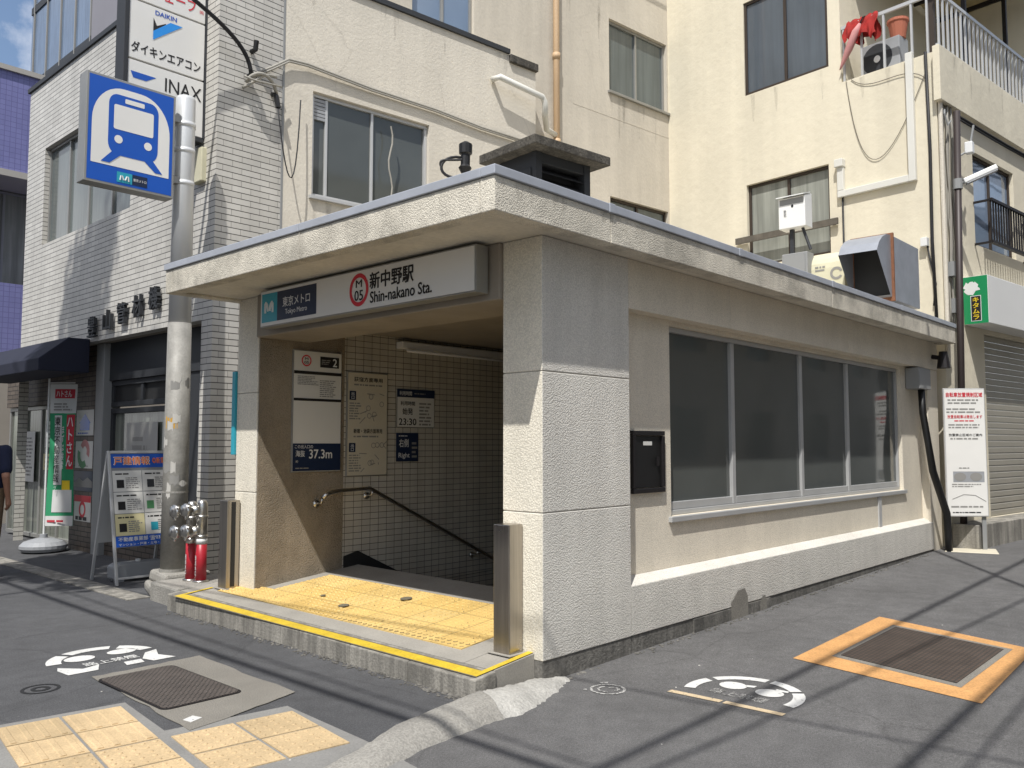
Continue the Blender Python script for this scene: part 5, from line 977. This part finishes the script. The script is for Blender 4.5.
for idx, (kind, (u0, u1), (v0, v1)) in enumerate(rows_):
    lab = list(desc.values())[idx] if idx < 4 else 'dotted pale yellow tactile slab in the foreground paving'
    px = 0
    mb = MB(); mb.prism([FTt(*p) for p in ((u0+.004, .0, v1+.004), (u1-.004, .0, v1+.004), (u1-.004, .0, v0-.004), (u0+.004, .0, v0-.004))], (0, 0, .008+.002*random.random())); z = .0095
    if kind == 'dot':
        for i in range(5):
            for j in range(5):
                cu, cv = u0+(u1-u0)*(i+.5)/5, v1+(v0-v1)*(j+.5)/5; s = 10; mb.add([FTt(cu+r_*math.cos(6.283*q/s), h, cv+r_*math.sin(6.283*q/s)) for r_, h in ((.014, z-.002), (.009, z+.004)) for q in range(s)], [(q, (q+1) % s, s+(q+1) % s, s+q) for q in range(s)]+[tuple(range(s, 2*s))])
    else:
        for i in range(4):
            cu = u0+(u1-u0)*(i+.5)/4; mb.prism([FTt(cu-.018, z-.002, v1+.02), FTt(cu+.018, z-.002, v1+.02), FTt(cu+.012, z+.004, v1+.02), FTt(cu-.012, z+.004, v1+.02)], TV*(v0-v1-.04))
    vis = idx < 12
    if idx >= 12: continue
    mb.build('tactile_slab', 'tactile_out', label=lab, cat='paving slab', group='pale yellow tactile slabs in the foreground')

# ------------------------------------------------------------------ person at the left edge
def fused(caps, name, mat, parent, voxel=.011, smooth=4):
    mb = MB()
    for c in caps: mb.capsule(*c)
    tmp = mb.build('tmp', mat); rm = tmp.modifiers.new('r', 'REMESH'); rm.mode = 'VOXEL'; rm.voxel_size = voxel; rm.use_smooth_shade = True
    sm_ = tmp.modifiers.new('s', 'SMOOTH'); sm_.factor = .5; sm_.iterations = smooth
    me = bpy.data.meshes.new_from_object(tmp.evaluated_get(bpy.context.evaluated_depsgraph_get())); old = tmp.data; bpy.data.objects.remove(tmp); bpy.data.meshes.remove(old)
    me.name = name; o = bpy.data.objects.new(name, me); col.objects.link(o); off = parent_world(parent)
    for v in me.vertices: v.co -= off
    if not me.materials: me.materials.append(MT[mat])
    o.parent = parent; return o
pe = thing('person', 'person in navy t-shirt and khaki trousers walking along the kerb', 'person', (3.165, 11.065, 0))
FPe = Fr((3.165, 11.065, 0), V((.76, -.65, 0)), V((-.65, -.76, 0)))      # u: their right side towards the pavement, n: back
P_ = lambda u, n, w: FPe(u, n, w)
sh = {-1: P_(-.19, 0, 1.42), 1: P_(.19, 0, 1.42)}
el = {-1: P_(-.26, -.06, 1.14), 1: P_(.25, .10, 1.13)}; wr_ = {-1: P_(-.25, -.22, .93), 1: P_(.25, .03, .89)}
hp = {-1: P_(-.09, 0, .90), 1: P_(.09, 0, .90)}; kn = {-1: P_(-.10, -.16, .50), 1: P_(.10, .02, .48)}; an = {-1: P_(-.10, -.06, .10), 1: P_(.10, .14, .10)}
caps = [(P_(0, 0, .95), P_(0, -.01, 1.15), .125, .12), (P_(-.06, 0, 1.15), P_(-.08, 0, 1.36), .11, .105), (P_(.06, 0, 1.15), P_(.08, 0, 1.36), .11, .105), (P_(-.16, 0, 1.41), P_(.16, 0, 1.41), .065, .065), (P_(0, 0, 1.42), P_(0, -.02, 1.56), .06, .055), (P_(0, -.01, 1.66), P_(0, -.02, 1.63), .085, .09), (P_(0, -.05, 1.58), P_(0, -.04, 1.64), .06, .07), (P_(0, -.115, 1.61), P_(0, -.10, 1.65), .016, .011)]
for s in (-1, 1):
    caps += [(sh[s], el[s], .055, .043), (el[s], wr_[s], .042, .028), (hp[s], kn[s], .085, .058), (kn[s], an[s], .055, .038), (an[s], an[s]+V(FPe.n)*-.17+V((0, 0, -.06)), .04, .035), (P_(s*.095, -.0, 1.63), P_(s*.098, .0, 1.67), .012, .014)]
    d = (wr_[s]-el[s]).normalized(); sd = V(FPe.n); w_ = wr_[s]; caps += [(w_, w_+d*.08, .028, .032), (w_+d*.07-sd*.026, w_+d*.08+sd*.026, .018, .018)]
    for q in range(4): b0 = w_+d*.085+sd*(-.03+.02*q); L = (.068, .078, .072, .056)[q]; inn = V(FPe.u)*-s; caps += [(b0, b0+d*L*.5+inn*.008, .0105, .0095), (b0+d*L*.5+inn*.008, b0+d*L*.9+inn*.035, .0095, .008)]
    caps += [(w_+d*.025-sd*.028, w_+d*.065-sd*.052, .013, .011), (w_+d*.065-sd*.052, w_+d*.095-sd*.046+V(FPe.u)*-s*.012, .011, .009)]
fused(caps, 'body', 'skin', pe, .009, 3)
tc_ = [(P_(0, 0, .93), P_(0, -.01, 1.15), .15, .14), (P_(-.07, 0, .94), P_(-.09, 0, 1.36), .12, .118), (P_(.07, 0, .94), P_(.09, 0, 1.36), .12, .118), (P_(-.165, 0, 1.41), P_(.165, 0, 1.41), .078, .078)]
for s in (-1, 1): tc_.append((sh[s], sh[s].lerp(el[s], .72), .075, .07))
fused(tc_, 't_shirt', 'shirt', pe, .012)
fused([c for s in (-1, 1) for c in ((hp[s]+V((0, 0, .06)), kn[s], .112, .082), (kn[s], an[s], .082, .07))]+[(P_(-.06, 0, .95), P_(.06, 0, .95), .13, .13)], 'trousers', 'trousers', pe, .012)
for s in (-1, 1): fused([(an[s]+V((0, 0, -.02)), an[s]+V((0, 0, -.045))-V(FPe.n)*.03, .05, .048), (an[s]+V((0, 0, -.055))+V(FPe.n)*.03, an[s]+V((0, 0, -.06))-V(FPe.n)*.2, .042, .036)], 'shoe', 'shoe', pe, .008)
fused([(P_(0, .01, 1.70), P_(0, -.02, 1.70), .088, .086), (P_(0, .03, 1.64), P_(0, .03, 1.69), .075, .085)], 'hair', 'hair', pe, .009)
mb = MB()
for s in (-1, 1): mb.ball(P_(s*.032, -.098, 1.655), .010, 8, 6)
mb.build('eye', 'ink', pe)
mb = MB(); mb.tube([P_(-.022, -.103, 1.575), P_(0, -.109, 1.573), P_(.022, -.103, 1.575)], .005, 6); mb.build('mouth', 'inkred', pe)

# ------------------------------------------------------------------ across the streets and overhead (outside the picture: reflections and cable shadows)
def block(name, label, fr, L, H, D, mat, cols_, floors):
    r = thing(name, label, 'building', fr(L/2, 0, 0)); hs = [(1+(L-1)/cols_*i, 1+(L-1)/cols_*i+1.6, 1.0+f_*3.0, 2.5+f_*3.0) for i in range(cols_) for f_ in range(floors)]
    mb = wall(MB(), fr, 0, L, 0, H, hs, .15); mb.quad(fr(0, 0, H), fr(L, 0, H), fr(L, -D, H), fr(0, -D, H)); mb.quad(fr(0, 0, 0), fr(0, -D, 0), fr(0, -D, H), fr(0, 0, H)); mb.quad(fr(L, 0, 0), fr(L, -D, 0), fr(L, -D, H), fr(L, 0, H)); mb.quad(fr(0, -D, 0), fr(L, -D, 0), fr(L, -D, H), fr(0, -D, H)); mb.build('wall', mat, r)
    for h in hs: window(r, fr, *h, n=-.1, pane='glass_dark')
block('opposite_building', 'plain beige building on the far side of the side street', Fr((2, -4.6, 0), (1, 0, 0), (0, 1, 0)), 34, 9.4, 9, 'wallgrey', 8, 3)
block('facing_building', 'plain grey building across the front road', Fr((-6.2, 3, 0), (0, 1, 0), (1, 0, 0)), 26, 8.6, 9, 'greywall', 7, 2)
tre = thing('street_tree', 'tall leafy street tree across the front road', 'tree', (-1.4, 8.9, 0)); mb = MB(); mb.tube([(-1.4, 8.9, 0), (-1.38, 8.95, 2.5), (-1.3, 8.85, 6), (-1.35, 8.7, 12)], [.22, .17, .13, .04], 12)
rt = random.Random(11)
for i in range(8): z = 7.6+i*.55; a = i*2.4; mb.tube([(-1.33, 8.9, z), (-1.33+.7*math.cos(a), 8.9+.8*math.sin(a), z+.8), (-1.33+1.2*math.cos(a), 8.9+1.4*math.sin(a), z+1.9)], [.06, .04, .012], 6)
mb.build('trunk', 'bark', tre, smooth=True); mb = MB(); blobs = []
while len(blobs) < 46:
    c0, rr_ = ((-1.3, 7.95, 10.5), (.75, 1.75, 2.0)) if len(blobs) < 28 else ((-1.3, 9.1, 13.1), (.7, .8, 1.6))
    d = V([rt.uniform(-1, 1) for _ in range(3)])
    if d.length <= 1: blobs.append((V([c0[i]+d[i]*rr_[i] for i in range(3)]), rt.uniform(.32, .6)))
for c, r_ in blobs:
    for k_ in range(170):
        d = V((rt.gauss(0, 1), rt.gauss(0, 1), rt.gauss(0, 1))).normalized()*r_*rt.random()**.4; a = V((rt.gauss(0, 1), rt.gauss(0, 1), rt.gauss(0, 1))).normalized(); b = a.orthogonal().normalized(); L = rt.uniform(.07, .13); p = c+d
        mb.quad(p-a*L, p+b*L*.5, p+a*L, p-b*L*.5)
mb.build('crown', 'leaf', tre, recalc=False)
wires = [((-8, -.5, 6.4), (26, .1, 6.9), .3, .036), ((-8, -.75, 6.0), (26, .35, 6.5), .3, .016), ((-8, .35, 7.4), (26, .7, 7.6), .3, .034), ((-9, -1.8, 6.2), (24, 1.5, 6.6), .3, .032), ((-6, -2.8, 6.6), (22, 2.3, 7.2), .4, .018), ((-8, .75, 7.0), (26, -1.1, 7.4), .3, .02), ((-3, -6, 6.5), (9, 2.2, 7.0), .3, .03),
         ((-.55, -10, 6.6), (-.25, 26, 7.0), .4, .032), ((-.8, -10, 7.1), (.1, 26, 7.4), .5, .012), ((1.3, -10, 7.9), (-1.2, 20, 7.3), .5, .014)]
for i, (a, b, s, r_) in enumerate(wires):
    mb = MB(); mb.tube(sag(a, b, s, 24), r_, 6); mb.build('overhead_cable', 'cable', label='black overhead cable strung above the %s' % ('side street' if i < 7 else 'front road'), cat='cable', group='overhead cables above the %s' % ('side street' if i < 7 else 'front road'))

# ------------------------------------------------------------------ light, sky, camera
sun_dir = V((1, .50, -1.78)).normalized()
sd = bpy.data.lights.new('sun', 'SUN'); sd.energy = 5.0; sd.angle = math.radians(.53); sd.color = (1, .98, .95)
so = bpy.data.objects.new('sun', sd); col.objects.link(so); so.rotation_euler = sun_dir.to_track_quat('-Z', 'Y').to_euler(); so.location = (-10, -6, 20)
wd = bpy.data.worlds.new('World'); scene.world = wd; wd.use_nodes = True; nt = wd.node_tree; bg = nt.nodes['Background']
sky = nt.nodes.new('ShaderNodeTexSky'); sky.sky_type = 'NISHITA'; sky.sun_disc = False; sky.sun_elevation = math.asin(-sun_dir.z); sky.sun_rotation = math.atan2(-sun_dir.x, -sun_dir.y); sky.dust_density = 1.5
tcd = nt.nodes.new('ShaderNodeTexCoord'); nz = nt.nodes.new('ShaderNodeTexNoise'); nz.inputs['Scale'].default_value = 3.1; nz.inputs['Detail'].default_value = 8; nz.inputs['Roughness'].default_value = .6
nt.links.new(tcd.outputs['Generated'], nz.inputs['Vector']); rp = nt.nodes.new('ShaderNodeValToRGB'); rp.color_ramp.elements[0].position = .46; rp.color_ramp.elements[1].position = .62; nt.links.new(nz.outputs['Fac'], rp.inputs[0])
mx = nt.nodes.new('ShaderNodeMix'); mx.data_type = 'RGBA'; nt.links.new(rp.outputs[0], mx.inputs[0]); nt.links.new(sky.outputs[0], mx.inputs[6]); mx.inputs[7].default_value = (8.0, 8.0, 8.2, 1)
nt.links.new(mx.outputs[2], bg.inputs[0]); bg.inputs[1].default_value = .15
cd = bpy.data.cameras.new('camera'); co = bpy.data.objects.new('camera', cd); col.objects.link(co); co.location = (0, 0, 1.5)
cd.sensor_width = 36; cd.lens = 855/1024*36; cd.clip_end = 2000; cd.clip_start = .05
co.rotation_euler = (math.radians(90)+math.atan(60/855), 0, math.radians(42.6-90)); scene.camera = co
scene.view_settings.view_transform = 'Standard'; scene.view_settings.look = 'None'; scene.view_settings.exposure = 0; scene.view_settings.gamma = 1
